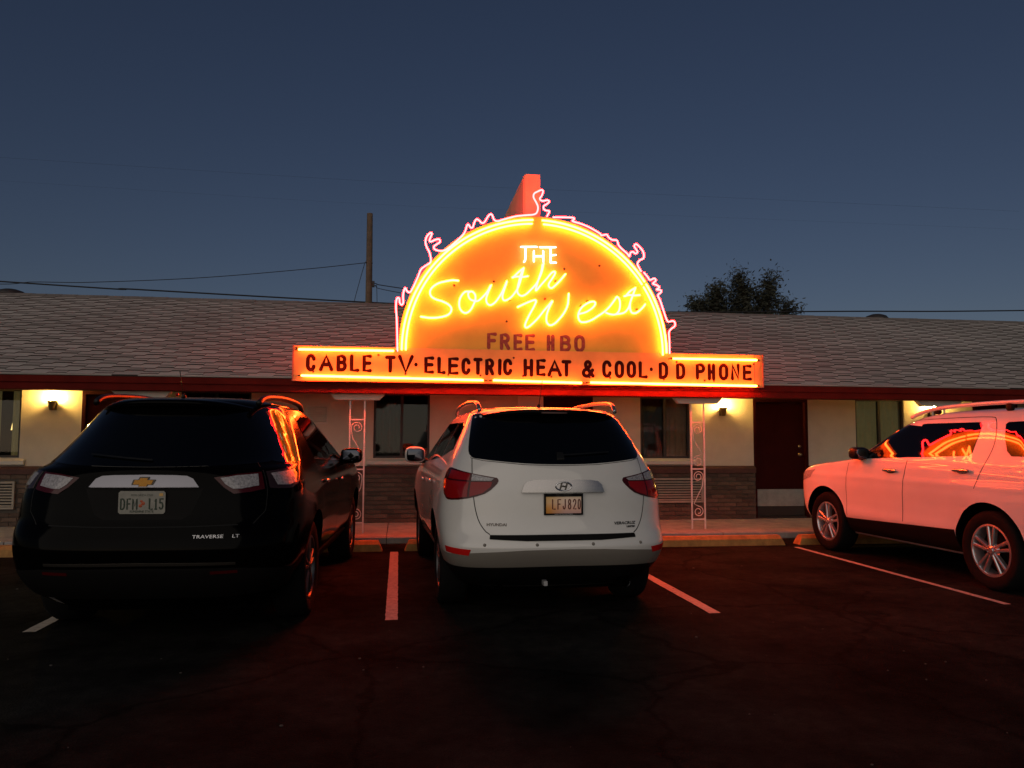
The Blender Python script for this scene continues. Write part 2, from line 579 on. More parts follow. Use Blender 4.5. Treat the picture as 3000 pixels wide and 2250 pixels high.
# single-stroke capitals in a unit box
FONT = {
    'A': [[(0, 0), (0.5, 1), (1, 0)], [(0.2, 0.36), (0.8, 0.36)]],
    'B': [[(0, 0), (0, 1), (0.5, 1)] + arc(0.5, 0.77, 0.42, 90, -90, 8, 0.23) + [(0, 0.54), (0.52, 0.54)] + arc(0.52, 0.27, 0.48, 90, -90, 8, 0.27) + [(0, 0)]],
    'C': [arc(0.5, 0.68, 0.5, 15, 180, 9, 0.32) + arc(0.5, 0.32, 0.5, 180, 345, 9, 0.32)],
    'D': [[(0, 0), (0, 1), (0.4, 1)] + arc(0.4, 0.66, 0.6, 90, 0, 7, 0.34) + arc(0.4, 0.34, 0.6, 0, -90, 7, 0.34) + [(0, 0)]],
    'E': [[(1, 1), (0, 1), (0, 0), (1, 0)], [(0, 0.52), (0.9, 0.52)]],
    'F': [[(1, 1), (0, 1), (0, 0)], [(0, 0.52), (0.85, 0.52)]],
    'H': [[(0, 0), (0, 1)], [(1, 0), (1, 1)], [(0, 0.5), (1, 0.5)]],
    'I': [[(0.5, 0), (0.5, 1)]],
    'J': [[(0.8, 1), (0.8, 0.28)] + arc(0.42, 0.28, 0.38, 0, -180, 8, 0.28)],
    'L': [[(0, 1), (0, 0), (1, 0)]],
    'M': [[(0, 0), (0, 1), (0.5, 0.3), (1, 1), (1, 0)]],
    'N': [[(0, 0), (0, 1), (1, 0), (1, 1)]],
    'O': [arc(0.5, 0.68, 0.5, 0, 180, 10, 0.32) + arc(0.5, 0.32, 0.5, 180, 360, 10, 0.32) + [(1, 0.68)]],
    'P': [[(0, 0), (0, 1), (0.5, 1)] + arc(0.5, 0.74, 0.5, 90, -90, 8, 0.26) + [(0, 0.48)]],
    'R': [[(0, 0), (0, 1), (0.5, 1)] + arc(0.5, 0.75, 0.46, 90, -90, 8, 0.25) + [(0, 0.5)], [(0.5, 0.5), (1, 0)]],
    'T': [[(0, 1), (1, 1)], [(0.5, 1), (0.5, 0)]],
    'V': [[(0, 1), (0.5, 0), (1, 1)]],
    '&': [[(1, 0.02), (0.28, 0.66)] + arc(0.48, 0.8, 0.24, 215, -20, 9, 0.2) + [(0.5, 0.56), (0.12, 0.4)] + arc(0.36, 0.22, 0.34, 160, 300, 8, 0.22) + [(0.75, 0.2), (0.95, 0.42)]],
    '0': [arc(0.5, 0.68, 0.5, 0, 180, 10, 0.32) + arc(0.5, 0.32, 0.5, 180, 360, 10, 0.32) + [(1, 0.68)]],
    '1': [[(0.25, 0.8), (0.55, 1), (0.55, 0)], [(0.2, 0), (0.9, 0)]],
    '2': [arc(0.5, 0.72, 0.5, 170, -20, 9, 0.28) + [(0, 0), (1, 0)]],
    '5': [[(0.95, 1), (0.1, 1), (0.05, 0.58)] + arc(0.45, 0.32, 0.5, 120, -150, 10, 0.32)],
    '8': [arc(0.5, 0.76, 0.42, -90, 270, 14, 0.24) + arc(0.5, 0.26, 0.5, 90, 450, 14, 0.26)],
}


def letter(ch, x0, x1, z0, z1, y, r, ry):
    mb = MB()
    for st in FONT[ch]:
        mb.stroke([(x0 + a * (x1 - x0), z0 + b * (z1 - z0)) for a, b in st], y, r, ry, n=8)
    return mb


def text_mesh(txt, size, bold=0.0, shear=0.0):
    """built-in font outline, centred, as flat triangles in (x, z)."""
    cu = bpy.data.curves.new('lettering', 'FONT')
    cu.body = txt
    cu.size = size
    cu.align_x = 'CENTER'
    cu.align_y = 'CENTER'
    cu.offset = bold
    cu.shear = shear
    cu.resolution_u = 2
    ob = bpy.data.objects.new('lettering', cu)
    COL.objects.link(ob)
    me = ob.to_mesh()
    vs = [tuple(v.co) for v in me.vertices]
    fs = [tuple(p.vertices) for p in me.polygons]
    ob.to_mesh_clear()
    bpy.data.objects.remove(ob)
    bpy.data.curves.remove(cu)
    return vs, fs


def copy_tree(o, parent=None):
    c = o.copy()
    COL.objects.link(c)
    c.parent = parent
    ORG[c] = ORG.get(o, Vector((0, 0, 0)))
    for ch in list(o.children):
        copy_tree(ch, c)
    return c


# ================================================================== the setting
structure('ground', MB().add([(-150, -60, 0), (150, -60, 0), (150, 240, 0), (-150, 240, 0)], [(0, 1, 2, 3)]), 'asphalt')


def worn_line(x, y0, y1, w=0.10, n=90):
    mb = MB()
    vs, fs = [], []
    for i in range(n + 1):
        t = i / n
        y = y0 + (y1 - y0) * t
        vs.append((x - w / 2 + random.uniform(-0.002, 0.004), y, 0.004))
        vs.append((x + w / 2 + random.uniform(-0.004, 0.002), y, 0.004))
    for i in range(n):
        fs.append((2 * i, 2 * i + 1, 2 * i + 3, 2 * i + 2))
    return mb.add(vs, fs)


for x, y0, y1, w in ((-2.66, 6.3, 9.95, .095), (-0.04, 6.36, 10.15, .10), (2.60, 6.28, 10.1, .10), (5.29, 6.3, 10.0, .07), (7.95, 6.3, 10.0, .09)):
    structure('parking_line', worn_line(x, y0, y1, w), 'line_paint')

gv = MB()
for i in range(120):
    gx, gy = random.uniform(-4.5, 7.5), random.uniform(2.4, 9.6)
    gr = random.choice((.003, .004, .005, .006, .008)) * random.uniform(.7, 1.3)
    if gx > -2.7 and gx < -.75 and gy > 5.6 or gx > .35 and gx < 2.2 and gy > 6.1 or gx > 5.6 and gy > 5.9:
        continue
    gv.sellip((gx, gy, gr * .35), gr * random.uniform(.8, 1.5), gr, gr * .6, .9, 6, 4)
tag(gv.build('gravel', 'pebble'), 'loose pale grit scattered over the dark parking lot', 'gravel', kind='stuff')

walk = structure('walkway', MB().box(-30, 40, 10.92, 12.78, -0.2, 0.088), 'mortar')
wx = -9.75
k = 0
while wx < 16:
    s = MB().bbox(wx + .006, wx + 2.394, 10.90, 12.79, 0.0, 0.10, 0.012).build('slab', 'concrete', walk)
    wx += 2.4

# ================================================================== motel building
motel = thing('motel_building', 'long low motel with pale shingled roof, cream walls and brick base', 'building', (2.0, 12.8, 0.0))
YW = 12.80
OPEN = [  # kind, x0, x1, z0, z1
    ('w', -7.45, -5.66, 1.12, 2.16), ('d', -4.80, -3.93, 0.10, 2.16), ('w', -3.37, -2.31, 1.12, 2.16),
    ('w', -0.41, 0.49, 1.12, 2.16), ('d', 2.36, 3.20, 0.10, 2.16), ('w', 4.02, 4.89, 1.12, 2.16),
    ('d', 6.03, 7.03, 0.10, 2.16), ('w', 7.93, 8.86, 1.12, 2.16), ('d', 10.2, 11.1, 0.10, 2.16)]
XL, XR = -9.6, 15.6
wall = MB()
x = XL
for kd, a, b, z0, z1 in OPEN:
    wall.box(x, a, YW, 13.0, 0.05, 2.40)
    wall.box(a, b, YW, 13.0, z1, 2.40)
    if kd == 'w':
        wall.box(a, b, YW, 13.0, 0.05, z0)
    x = b
wall.box(x, XR, YW, 13.0, 0.05, 2.40)
wall.build('front_wall', 'stucco', motel)
bk = MB()
bk.box(XL, XR, 18.2, 18.4, 0.0, 2.7)
for xe in (XL - .2, XR):
    bk.prism_x([(YW, 0), (18.4, 0), (18.4, 2.60), (15.39, 3.95), (YW, 2.85)], xe, xe + .2)
bk.build('end_wall', 'stucco', motel)

# ---- brick base with single bricks
wains = MB()
x = XL
segs = []
for kd, a, b, z0, z1 in OPEN:
    if kd == 'd':
        segs.append((x, a))
        x = b
segs.append((x, XR))
for a, b in segs:
    wains.box(a + .002, b - .002, 12.752, 12.798, 0.098, 0.872)
brickbase = wains.build('brick_base', 'mortar', motel)
BL, BH, BJ = 0.205, 0.0605, 0.010
bmesh_one = MB().bbox(-BL / 2, BL / 2, 0, 0.03, 0, BH, 0.004).mesh('brick', 'brick')
AC = [(-6.73, -5.66, 0.36, 0.77), (4.02, 5.08, 0.385, 0.79)]
VIS = [(-6.6, -5.55), (-0.62, 0.62), (3.9, 6.03), (7.03, 7.60)]
rest = MB()
for r_ in range(11):
    z = 0.102 + r_ * (BH + BJ)
    for a, b in segs:
        xx = a + BL / 2 + 0.004 - (0.5 * (BL + BJ) if r_ % 2 else 0)
        while xx - BL / 2 < b - 0.05:
            x0, x1 = max(a + 0.003, xx - BL / 2), min(b - 0.003, xx + BL / 2)
            if x1 - x0 > 0.03 and not any(p - .02 < xx < q + .02 and z + BH > s and z < t for p, q, s, t in AC):
                yy = 12.738 + random.uniform(-0.003, 0.003)
                if any(p < xx < q for p, q in VIS) and x1 - x0 > BL - 0.002:
                    o = link('brick', bmesh_one, brickbase)
                    o.location = Vector((xx, yy, z)) - ORG[brickbase]
                elif any(p < xx < q for p, q in VIS):
                    MB().bbox(x0, x1, yy, yy + 0.03, z, z + BH, 0.004).build('brick', 'brick', brickbase)
                else:
                    rest.bbox(x0, x1, yy, yy + 0.03, z, z + BH, 0.004)
            xx += BL + BJ
tag(rest.build('brick', 'brick', brickbase), kind='stuff')
cap = MB()
for a, b in segs:
    cap.prism_x([(12.715, 0.874), (12.799, 0.874), (12.799, 0.995), (12.775, 0.995), (12.715, 0.955)], a, b)
cap.build('brick_cap', 'brick_cap', motel)


# ---- windows and doors
def pleats(x0, x1, y, z0, z1, n, amp=0.018):
    vs, fs = [], []
    m = n * 8
    for i in range(m + 1):
        t = i / m
        x = x0 + (x1 - x0) * t
        d = amp * math.sin(t * n * 2 * PI) + 0.35 * amp * math.sin(t * n * 5.3 + 1)
        vs += [(x, y + d, z0), (x, y + d * 0.8, (z0 + z1) / 2), (x, y + d * 0.5, z1)]
    for i in range(m):
        for j in range(2):
            fs.append((3 * i + j, 3 * i + 3 + j, 3 * i + 4 + j, 3 * i + 1 + j))
    return MB().add(vs, fs)


def window(x0, x1, z0, z1, drapes, mid=True):
    f = MB()
    t = 0.035
    ya, yb = 12.83, 12.88
    f.box(x0 + .002, x0 + t, ya, yb, z0, z1)
    f.box(x1 - t, x1 - .002, ya, yb, z0, z1)
    f.box(x0 + t, x1 - t, ya, yb, z0 + .002, z0 + t)
    f.box(x0 + t, x1 - t, ya, yb, z1 - t, z1 - .002)
    xm = (x0 + x1) / 2
    if mid:
        f.box(xm - .022, xm + .022, ya - .006, yb, z0 + t, z1 - t)
    w = f.build('window', 'dark_frame', motel)
    spans = [(x0 + t, xm - .022), (xm + .022, x1 - t)] if mid else [(x0 + t, x1 - t)]
    for a, b in spans:
        MB().box(a, b, 12.855, 12.860, z0 + t, z1 - t).build('pane', 'window_glass', w)
    for a, b, m, n in drapes:
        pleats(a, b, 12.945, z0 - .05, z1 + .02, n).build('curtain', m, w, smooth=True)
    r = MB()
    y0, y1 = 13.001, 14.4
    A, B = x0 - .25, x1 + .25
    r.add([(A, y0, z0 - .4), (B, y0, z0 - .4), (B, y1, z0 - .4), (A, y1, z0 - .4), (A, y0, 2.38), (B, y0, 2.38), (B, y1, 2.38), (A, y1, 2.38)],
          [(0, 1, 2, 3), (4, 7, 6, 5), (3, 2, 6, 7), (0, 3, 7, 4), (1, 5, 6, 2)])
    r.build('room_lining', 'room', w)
    MB().prism_x([(12.735, 1.02), (12.735, 1.075), (12.83, 1.12), (12.83, 1.0), (12.80, 1.0)], x0 - .09, x1 + .09).build('window_sill', 'stucco_trim', w)
    return w


window(-7.45, -5.66, 1.12, 2.16, [(-7.4, -6.0, 'curtain_glow', 9), (-5.84, -5.68, 'curtain_glow', 2)], mid=False)
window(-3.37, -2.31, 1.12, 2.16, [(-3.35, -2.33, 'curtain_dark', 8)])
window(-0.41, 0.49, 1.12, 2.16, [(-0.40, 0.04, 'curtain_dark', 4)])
window(4.02, 4.89, 1.12, 2.16, [(4.03, 4.42, 'curtain_dark', 3), (4.47, 4.90, 'curtain', 4)])
window(7.93, 8.86, 1.12, 2.16, [(7.94, 8.84, 'curtain_glow', 7)])


def door(x0, x1, kick=True, hinge=-1):
    fr = MB()
    fr.box(x0 + .001, x0 + .05, 12.79, 12.94, 0.10, 2.15)
    fr.box(x1 - .05, x1 - .001, 12.79, 12.94, 0.10, 2.15)
    fr.box(x0 + .05, x1 - .05, 12.79, 12.94, 2.09, 2.15)
    leaf = MB()
    leaf.bbox(x0 + .053, x1 - .053, 12.865, 12.91, 0.135, 2.085, 0.003)
    d = leaf.build('door', 'door_paint', motel)
    fr.build('frame', 'door_paint', d)
    MB().box(x0 + .05, x1 - .05, 12.80, 12.94, 0.10, 0.13).build('threshold', 'dark_frame', d)
    if kick:
        MB().bbox(x0 + .065, x1 - .065, 12.857, 12.8655, 0.30, 0.59, 0.002).build('kick_plate', 'kick_metal', d)
        MB().bbox(x0 + .060, x1 - .060, 12.852, 12.8645, 0.135, 0.292, 0.003).build('door_sweep', 'dark_frame', d)
    xk = x1 - .125 if hinge < 0 else x0 + .125
    kn = MB()
    kn.lathe([(0.0, -.055), (.026, -.052), (.030, -.035), (.016, -.02), (.016, -.006), (.032, -.003), (.032, 0)], (xk, 12.865, 1.185), 'y', 16)
    kn.build('handle', 'brass', d, smooth=True)
    lk = MB()
    lk.lathe([(0.0, -.018), (.024, -.016), (.028, 0)], (xk, 12.865, 1.325), 'y', 16)
    lk.build('lock', 'brass', d, smooth=True)
    return d


door(-4.80, -3.93)
door(2.36, 3.20, hinge=1)
door(6.03, 7.03)
door(10.2, 11.1)
MB().bbox(1.93, 2.355, 12.776, 12.799, 0.998, 2.15, .004).build('trim_panel', 'white_panel', motel)
# louvred vent on the wall
lv = MB()
lv.box(-1.46, -1.13, 12.785, 12.799, 1.66, 1.95)
lvo = lv.build('wall_vent', 'stucco_trim', motel)
for i in range(9):
    z = 1.685 + i * 0.028
    MB().prism_x([(12.768, z), (12.784, z + .016), (12.784, z + .020), (12.764, z + .003)], -1.445, -1.145).build('slat', 'stucco_trim', lvo)

# ---- roof
EY, EZ, RY, RZ = 11.13, 2.262, 15.39, 4.045
SL = math.hypot(RY - EY, RZ - EZ)
U = Vector((0, (RY - EY) / SL, (RZ - EZ) / SL))
NRM = Vector((0, -U.z, U.y))
RXL, RXR = -10.2, 16.2
rf = MB()
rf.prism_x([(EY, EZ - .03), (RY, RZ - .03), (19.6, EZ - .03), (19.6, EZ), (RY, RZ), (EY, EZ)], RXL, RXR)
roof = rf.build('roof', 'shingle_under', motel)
PER, ROW, TH = 0.58, 0.150, 0.018
NR = int(SL / ROW)


def shingle_verts(x0, v0, x_lo, x_hi):
    """stepped tab: x0..x0+.34 hangs lower than x0+.36..x0+.58."""
    j = random.uniform(-0.006, 0.006)
    lo = [(x0 + .003, 0.0), (x0 + .335, 0.0), (x0 + .362, 0.062), (x0 + .577, 0.062)]
    out = []
    top = ROW + 0.085
    for px, pv in lo:
        for h in (TH, 0.0005):
            out.append((min(max(px, x_lo), x_hi), v0 + pv + j * .5, h))
    for px in (x0 + .003, x0 + .577):
        out.append((min(max(px, x_lo), x_hi), v0 + top, 0.0012))
    return out


SF = [(0, 2, 4, 6, 9, 8), (1, 3, 2, 0), (3, 5, 4, 2), (5, 7, 6, 4), (8, 1, 0), (7, 9, 6)]


def roof_pt(p):
    return Vector((p[0], EY, EZ)) + U * p[1] + NRM * p[2]


st = MB()
st.add([tuple(roof_pt(q)) for q in ((RXL, -.014, .016), (RXR, -.014, .016), (RXR, -.014, .0), (RXL, -.014, .0), (RXL, .10, .002), (RXR, .10, .002))], [(0, 1, 5, 4), (3, 2, 1, 0)])
st.build('starter_strip', 'shingle', roof)
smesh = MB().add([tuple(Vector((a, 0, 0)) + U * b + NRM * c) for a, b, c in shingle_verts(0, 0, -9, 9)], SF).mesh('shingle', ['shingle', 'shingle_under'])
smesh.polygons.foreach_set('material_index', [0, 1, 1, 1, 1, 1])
rest = MB()
count = 0
for i in range(NR + 1):
    v0 = i * ROW - 0.012
    shift = (-0.385 * PER * i) % PER
    x = RXL + shift - PER
    while x < RXR:
        hidden = (-1.45 < x < 4.9 and i < 11) or (0.1 < x < 3.5 and i < 22)
        inview = -5.75 - 0.06 * i < x < 10.1 + 0.10 * i
        last = i >= NR - 1
        if count < 300 and inview and not hidden and not last and i < 22:
            o = link('shingle', smesh, roof)
            o.location = Vector((x, EY, EZ)) + U * (v0 + random.uniform(-.004, .004)) - ORG[roof]
            count += 1
        else:
            vs = shingle_verts(x, v0, RXL, RXR)
            if last:
                vs = [(a, min(b, SL), c) for a, b, c in vs]
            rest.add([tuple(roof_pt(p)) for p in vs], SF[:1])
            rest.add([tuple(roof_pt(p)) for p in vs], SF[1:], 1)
        x += PER
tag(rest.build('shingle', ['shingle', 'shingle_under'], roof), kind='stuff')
capm = MB()
for d in (1, -1):
    capm.add([(0, RY, RZ + .022), (.30, RY, RZ + .026), (.30, RY + d * .15, RZ - .15 * .4185 + .018), (0, RY + d * .15, RZ - .15 * .4185 + .014),
              (.30, RY + d * .15, RZ - .15 * .4185 + .004), (.30, RY, RZ + .010)],
             [(0, 1, 2, 3), (1, 5, 4, 2)])
cm = capm.mesh('ridge_cap', 'ridge_cap')
x = RXL
while x < RXR - .2:
    o = link('ridge_cap', cm, roof)
    o.location = Vector((x, random.uniform(-.004, .004), random.uniform(-.003, .003))) - ORG[roof]
    x += 0.265
for cx, w in ((-7.2, .27), (10.24, .25)):
    mb = MB()
    mb.lathe([(.10, -.25), (.10, .03), (w, .035), (w * .98, .06), (w * .8, .115), (w * .4, .15), (0.0, .158)], (cx, RY + .25, RZ - .02), 'z', 24)
    mb.build('roof_vent', 'vent_metal', roof, smooth=True)

fa = MB()
fa.bbox(RXL, RXR, 11.150, 11.19, 2.064, 2.246, 0.004)
fascia = fa.build('fascia', 'fascia', motel)
MB().bbox(RXL, RXR, 11.128, 11.149, 2.160, 2.250, 0.004).build('fascia_trim', 'fascia', fascia)
MB().box(-1.20, 5.32, 11.096, 11.127, 2.188, 2.214).build('sign_ledge', 'fascia', fascia)
MB().box(RXL, RXR, 11.191, 12.795, 2.20, 2.225).build('soffit', 'soffit', motel)
MB().box(RXL, RXR, 11.26, 11.42, 2.064, 2.198).build('porch_beam', 'fascia', motel)


# ---- porch posts of wrought iron
def spiral(cx, cz, r0, r1, a0, a1, n=26):
    return [(cx + (r0 + (r1 - r0) * i / n) * math.cos(R(a0 + (a1 - a0) * i / n)), cz + (r0 + (r1 - r0) * i / n) * math.sin(R(a0 + (a1 - a0) * i / n))) for i in range(n + 1)]


def post(cx):
    y = 11.35
    h = 0.102
    p = MB()
    p.box(cx - h - .010, cx - h + .010, y - .010, y + .010, 0.10, 1.976)
    p.box(cx + h - .010, cx + h + .010, y - .010, y + .010, 0.10, 1.976)
    o = p.build('porch_post', 'iron_white', motel)
    for z in (0.247, 0.995, 1.697):
        MB().box(cx - h + .0105, cx + h - .0105, y - .008, y + .008, z - .009, z + .009).build('crossbar', 'iron_white', o)
    for z0, z1, fl in ((0.256, 0.986, 1), (1.004, 1.688, -1)):
        a = h - .022
        sp1 = spiral(cx, z0 + .105, .030, a, 60, 60 + 500)
        dg = [(cx - a * .8, z0 + .25), (cx + a * .8, z1 - .25)]
        sp2 = spiral(cx, z1 - .105, a, .030, 0, 480)
        path = spiral(cx, z0 + .105, .026, a, -90, 450, 34)
        mb = MB()
        q = [(px, pz) for px, pz in path] + [(cx - a * .85, z0 + .22)] + dg[1:] + [(cx + a, z1 - .13)] + spiral(cx, z1 - .105, a, .026, 20, 560, 34)
        if fl < 0:
            q = [(2 * cx - px, pz) for px, pz in q]
        mb.stroke(q, y, .0065, .0065, n=6)
        mb.build('scroll', 'iron_white', o, smooth=True)
    MB().prism_y([(cx - .305, 1.977), (cx + .305, 1.977), (cx + .385, 2.062), (cx - .385, 2.062)], y - .05, y + .05).build('saddle_board', 'stucco_trim', o)
    return o


for cx in (-3.49, -0.59, 4.457, 8.45):
    post(cx)

# ================================================================== wall air conditioners
for i, (a, b, z0, z1) in enumerate(AC):
    lab = ['louvred tan air conditioner below window at far left edge', 'louvred tan air conditioner beside the porch post near white car'][i]
    t = thing('air_conditioner', lab, 'air conditioner', ((a + b) / 2, 12.72, z0), group='air conditioners set into the brick base')
    f = MB()
    f.box(a, b, 12.70, 12.75, z0, z0 + .03)
    f.box(a, b, 12.70, 12.75, z1 - .03, z1)
    f.box(a, a + .03, 12.70, 12.75, z0 + .03, z1 - .03)
    f.box(b - .03, b, 12.70, 12.75, z0 + .03, z1 - .03)
    f.build('casing', 'ac_metal', t)
    MB().box(a + .03, b - .03, 12.738, 12.749, z0 + .03, z1 - .03).build('grille_back', 'dark_slot', t)
    n = 8
    for k in range(n):
        z = z0 + .038 + k * (z1 - z0 - .07) / n
        MB().prism_x([(12.706, z), (12.735, z + .012), (12.735, z + .024), (12.706, z + .020)], a + .031, b - .031).build('slat', 'ac_metal', t)


# ================================================================== wall lamps
def wall_lamp(x, z, label, bulb='lamp_bulb'):
    t = thing('wall_lamp', label, 'wall lamp', (x, 12.80, z - .15), group='lit lamps on the motel wall')
    MB().box(x - .045, x + .045, 12.785, 12.799, z - .14, z + .02).build('back_plate', 'lamp_metal', t)
    c = MB()
    c.lathe([(.030, -.145), (.034, -.13), (.060, -.01), (.064, .0), (.058, .0), (.054, -.01), (.03, -.10), (0.0, -.105)], (x, 12.715, z), 'z', 18)
    c.build('cup', 'lamp_metal', t, smooth=True)
    MB().tube([(x, 12.79, z - .07), (x, 12.74, z - .075)], .012, 8).build('arm', 'lamp_metal', t)
    b = MB()
    b.sellip((x, 12.715, z + .025), .040, .040, .048, 1.0, 16, 10)
    b.build('bulb', bulb, t, smooth=True)


wall_lamp(-5.20, 1.985, 'lit wall lamp on the cream panel left of black car')
wall_lamp(5.46, 1.985, 'lit wall lamp between ornate post and dark red door')
wall_lamp(9.36, 1.985, 'lit wall lamp just above the roof rail of right car')

# bedside lamp seen in the leftmost window
t = thing('table_lamp', 'lit yellow lamp shade inside the leftmost window', 'lamp', (-5.90, 13.3, 0.72))
MB().lathe([(.11, 1.54), (.075, 1.75), (.073, 1.75), (.108, 1.54)], (-5.90, 13.3, 0), 'z', 20).build('lamp_shade', 'lamp_shade', t, smooth=True)
MB().lathe([(0, .76), (.07, .76), (.07, .78), (.03, .80), (.045, 1.0), (.06, 1.15), (.03, 1.35), (.01, 1.40), (.01, 1.60), (0, 1.6)], (-5.90, 13.3, 0), 'z', 16).build('base', 'lamp_metal', t, smooth=True)

# ================================================================== wheel stops
SB = [(10.22, 0.0), (10.24, 0.085), (10.275, 0.13), (10.355, 0.13), (10.39, 0.085), (10.41, 0.0)]
LBL = ['yellow concrete wheel stop left of the black car', 'yellow concrete wheel stop under the black car nose',
       'yellow concrete wheel stop under the white car nose, middle bay', 'yellow concrete wheel stop painted with number 112',
       'yellow concrete wheel stop at the right car front wheel', 'yellow concrete wheel stop behind the right car']
for (a, b), lab in zip(((-5.15, -2.78), (-2.55, -0.19), (0.09, 2.48), (2.86, 5.25), (5.46, 7.85), (8.1, 10.5)), LBL):
    mb = MB()
    n = len(SB)
    vs = []
    for xx, sc in ((a, 1.0), (b, 1.0)):
        for y, z in SB:
            ins = z * 0.42
            vs.append((xx + (ins if xx == a else -ins), y, z))
    fs = [tuple(range(n)), tuple(reversed(range(n, 2 * n)))] + [(i, n + i, n + (i + 1) % n, (i + 1) % n) for i in range(n)]
    mb.add(vs, fs)
    t = thing('wheel_stop', lab, 'wheel stop', ((a + b) / 2, 10.31, 0), group='wheel stops along the walkway')
    blk = mb.build('block', 'kerb_yellow', t)
    if '112' in lab:
        for j, ch in enumerate('112'):
            x0 = 4.515 + j * 0.056
            L = letter(ch, x0, x0 + .032, 0.018, 0.085, 0.0, .0065, .0008)
            L.v = [(vx, 10.2235 + vz * (0.02 / 0.085) + vy, vz) for vx, vy, vz in L.v]
            L.build('digit', 'black_paint', t)

# sign traces in metres (x, z) on the sign plane
FLAME = [[[-0.04,2.65],[-0.047,2.907],[-0.056,3.113],[-0.068,3.257],[-0.064,3.36],[-0.046,3.398],[-0.024,3.386],[-0.019,3.331],[0.008,3.3],[0.032,3.332],[0.027,3.425],[0.04,3.509],[0.059,3.54],[0.08,3.499],[0.121,3.48],[0.161,3.544],[0.231,3.702],[0.271,3.808],[0.331,3.862],[0.403,3.917],[0.408,3.98],[0.387,4.064],[0.349,4.136],[0.331,4.209],[0.347,4.283],[0.392,4.337],[0.419,4.334],[0.399,4.274],[0.385,4.228],[0.41,4.216],[0.471,4.246],[0.523,4.254],[0.534,4.217],[0.493,4.183],[0.452,4.15],[0.456,4.113],[0.514,4.09],[0.597,4.097],[0.7,4.171],[0.824,4.292],[0.886,4.369],[0.916,4.466],[0.937,4.484],[0.969,4.442],[1.0,4.448],[1.021,4.513],[1.052,4.567],[1.094,4.548],[1.126,4.517],[1.168,4.53],[1.22,4.618],[1.258,4.651],[1.283,4.627],[1.305,4.572],[1.358,4.553],[1.453,4.585],[1.623,4.636],[1.794,4.661],[1.891,4.676],[1.934,4.715],[1.944,4.791],[1.912,4.865],[1.879,4.928],[1.89,4.983],[1.944,5.018],[1.998,5.042],[2.019,5.022],[1.998,4.956],[1.97,4.911],[2.009,4.88],[2.084,4.895],[2.11,4.874],[2.074,4.836],[2.03,4.806],[2.03,4.762],[2.063,4.742],[2.113,4.734],[2.095,4.69],[2.078,4.656]],[[2.171,4.646],[2.333,4.653],[2.464,4.652],[2.481,4.631],[2.453,4.602],[2.573,4.57],[2.704,4.522],[2.857,4.441],[2.89,4.41],[2.967,4.424],[2.989,4.392],[3.044,4.351],[3.121,4.343],[3.143,4.279],[3.187,4.226],[3.275,4.153],[3.308,4.111],[3.324,4.166],[3.364,4.183],[3.397,4.158],[3.431,4.181],[3.409,4.224],[3.382,4.266],[3.409,4.3],[3.465,4.259],[3.52,4.184],[3.523,4.097],[3.463,4.062],[3.429,4.007],[3.451,3.953],[3.484,3.9]],[[3.528,3.879],[3.584,3.816],[3.617,3.773],[3.684,3.798],[3.706,3.766],[3.661,3.721],[3.716,3.701],[3.761,3.669],[3.716,3.635],[3.783,3.626],[3.782,3.594],[3.737,3.549],[3.77,3.474],[3.813,3.345],[3.857,3.216],[3.89,3.162],[3.957,3.175],[3.991,3.154],[3.99,3.1],[3.933,3.055],[3.899,3.0],[3.905,2.892],[3.907,2.698]]]
SOUTH = [[[0.796,3.666],[0.719,3.67],[0.632,3.653],[0.524,3.622],[0.438,3.564],[0.401,3.497],[0.418,3.432],[0.483,3.39],[0.57,3.365],[0.657,3.324],[0.703,3.27],[0.691,3.209],[0.637,3.164],[0.529,3.134],[0.4,3.125],[0.281,3.138]],[[0.961,3.515],[0.895,3.507],[0.841,3.445],[0.815,3.367],[0.821,3.279],[0.865,3.22],[0.92,3.21],[0.974,3.25],[1.017,3.328],[1.044,3.407],[1.038,3.473],[0.994,3.516],[0.945,3.498],[0.945,3.448],[0.973,3.404],[1.028,3.384],[1.083,3.386],[1.148,3.443],[1.214,3.522],[1.269,3.624],[1.225,3.512],[1.198,3.422],[1.21,3.356],[1.259,3.33],[1.325,3.371],[1.391,3.461],[1.446,3.563],[1.496,3.687],[1.457,3.563],[1.43,3.463],[1.447,3.407],[1.491,3.409],[1.558,3.455],[1.613,3.524],[1.669,3.626],[1.735,3.874],[1.69,3.772],[1.668,3.682],[1.646,3.581],[1.652,3.514],[1.703,3.476],[1.77,3.501],[1.848,3.576],[1.926,3.668],[1.994,3.816],[2.027,3.964]],[[1.573,3.74],[1.646,3.754],[1.724,3.751],[1.797,3.764]],[[1.735,3.88],[1.657,3.816],[1.579,3.735]],[[2.01,3.94],[1.994,3.85],[1.949,3.714],[1.91,3.555],[1.983,3.636],[2.073,3.74],[2.14,3.821],[2.186,3.845],[2.191,3.812],[2.152,3.743],[2.107,3.674],[2.101,3.629],[2.141,3.602],[2.197,3.643],[2.265,3.713],[2.345,3.811]]]
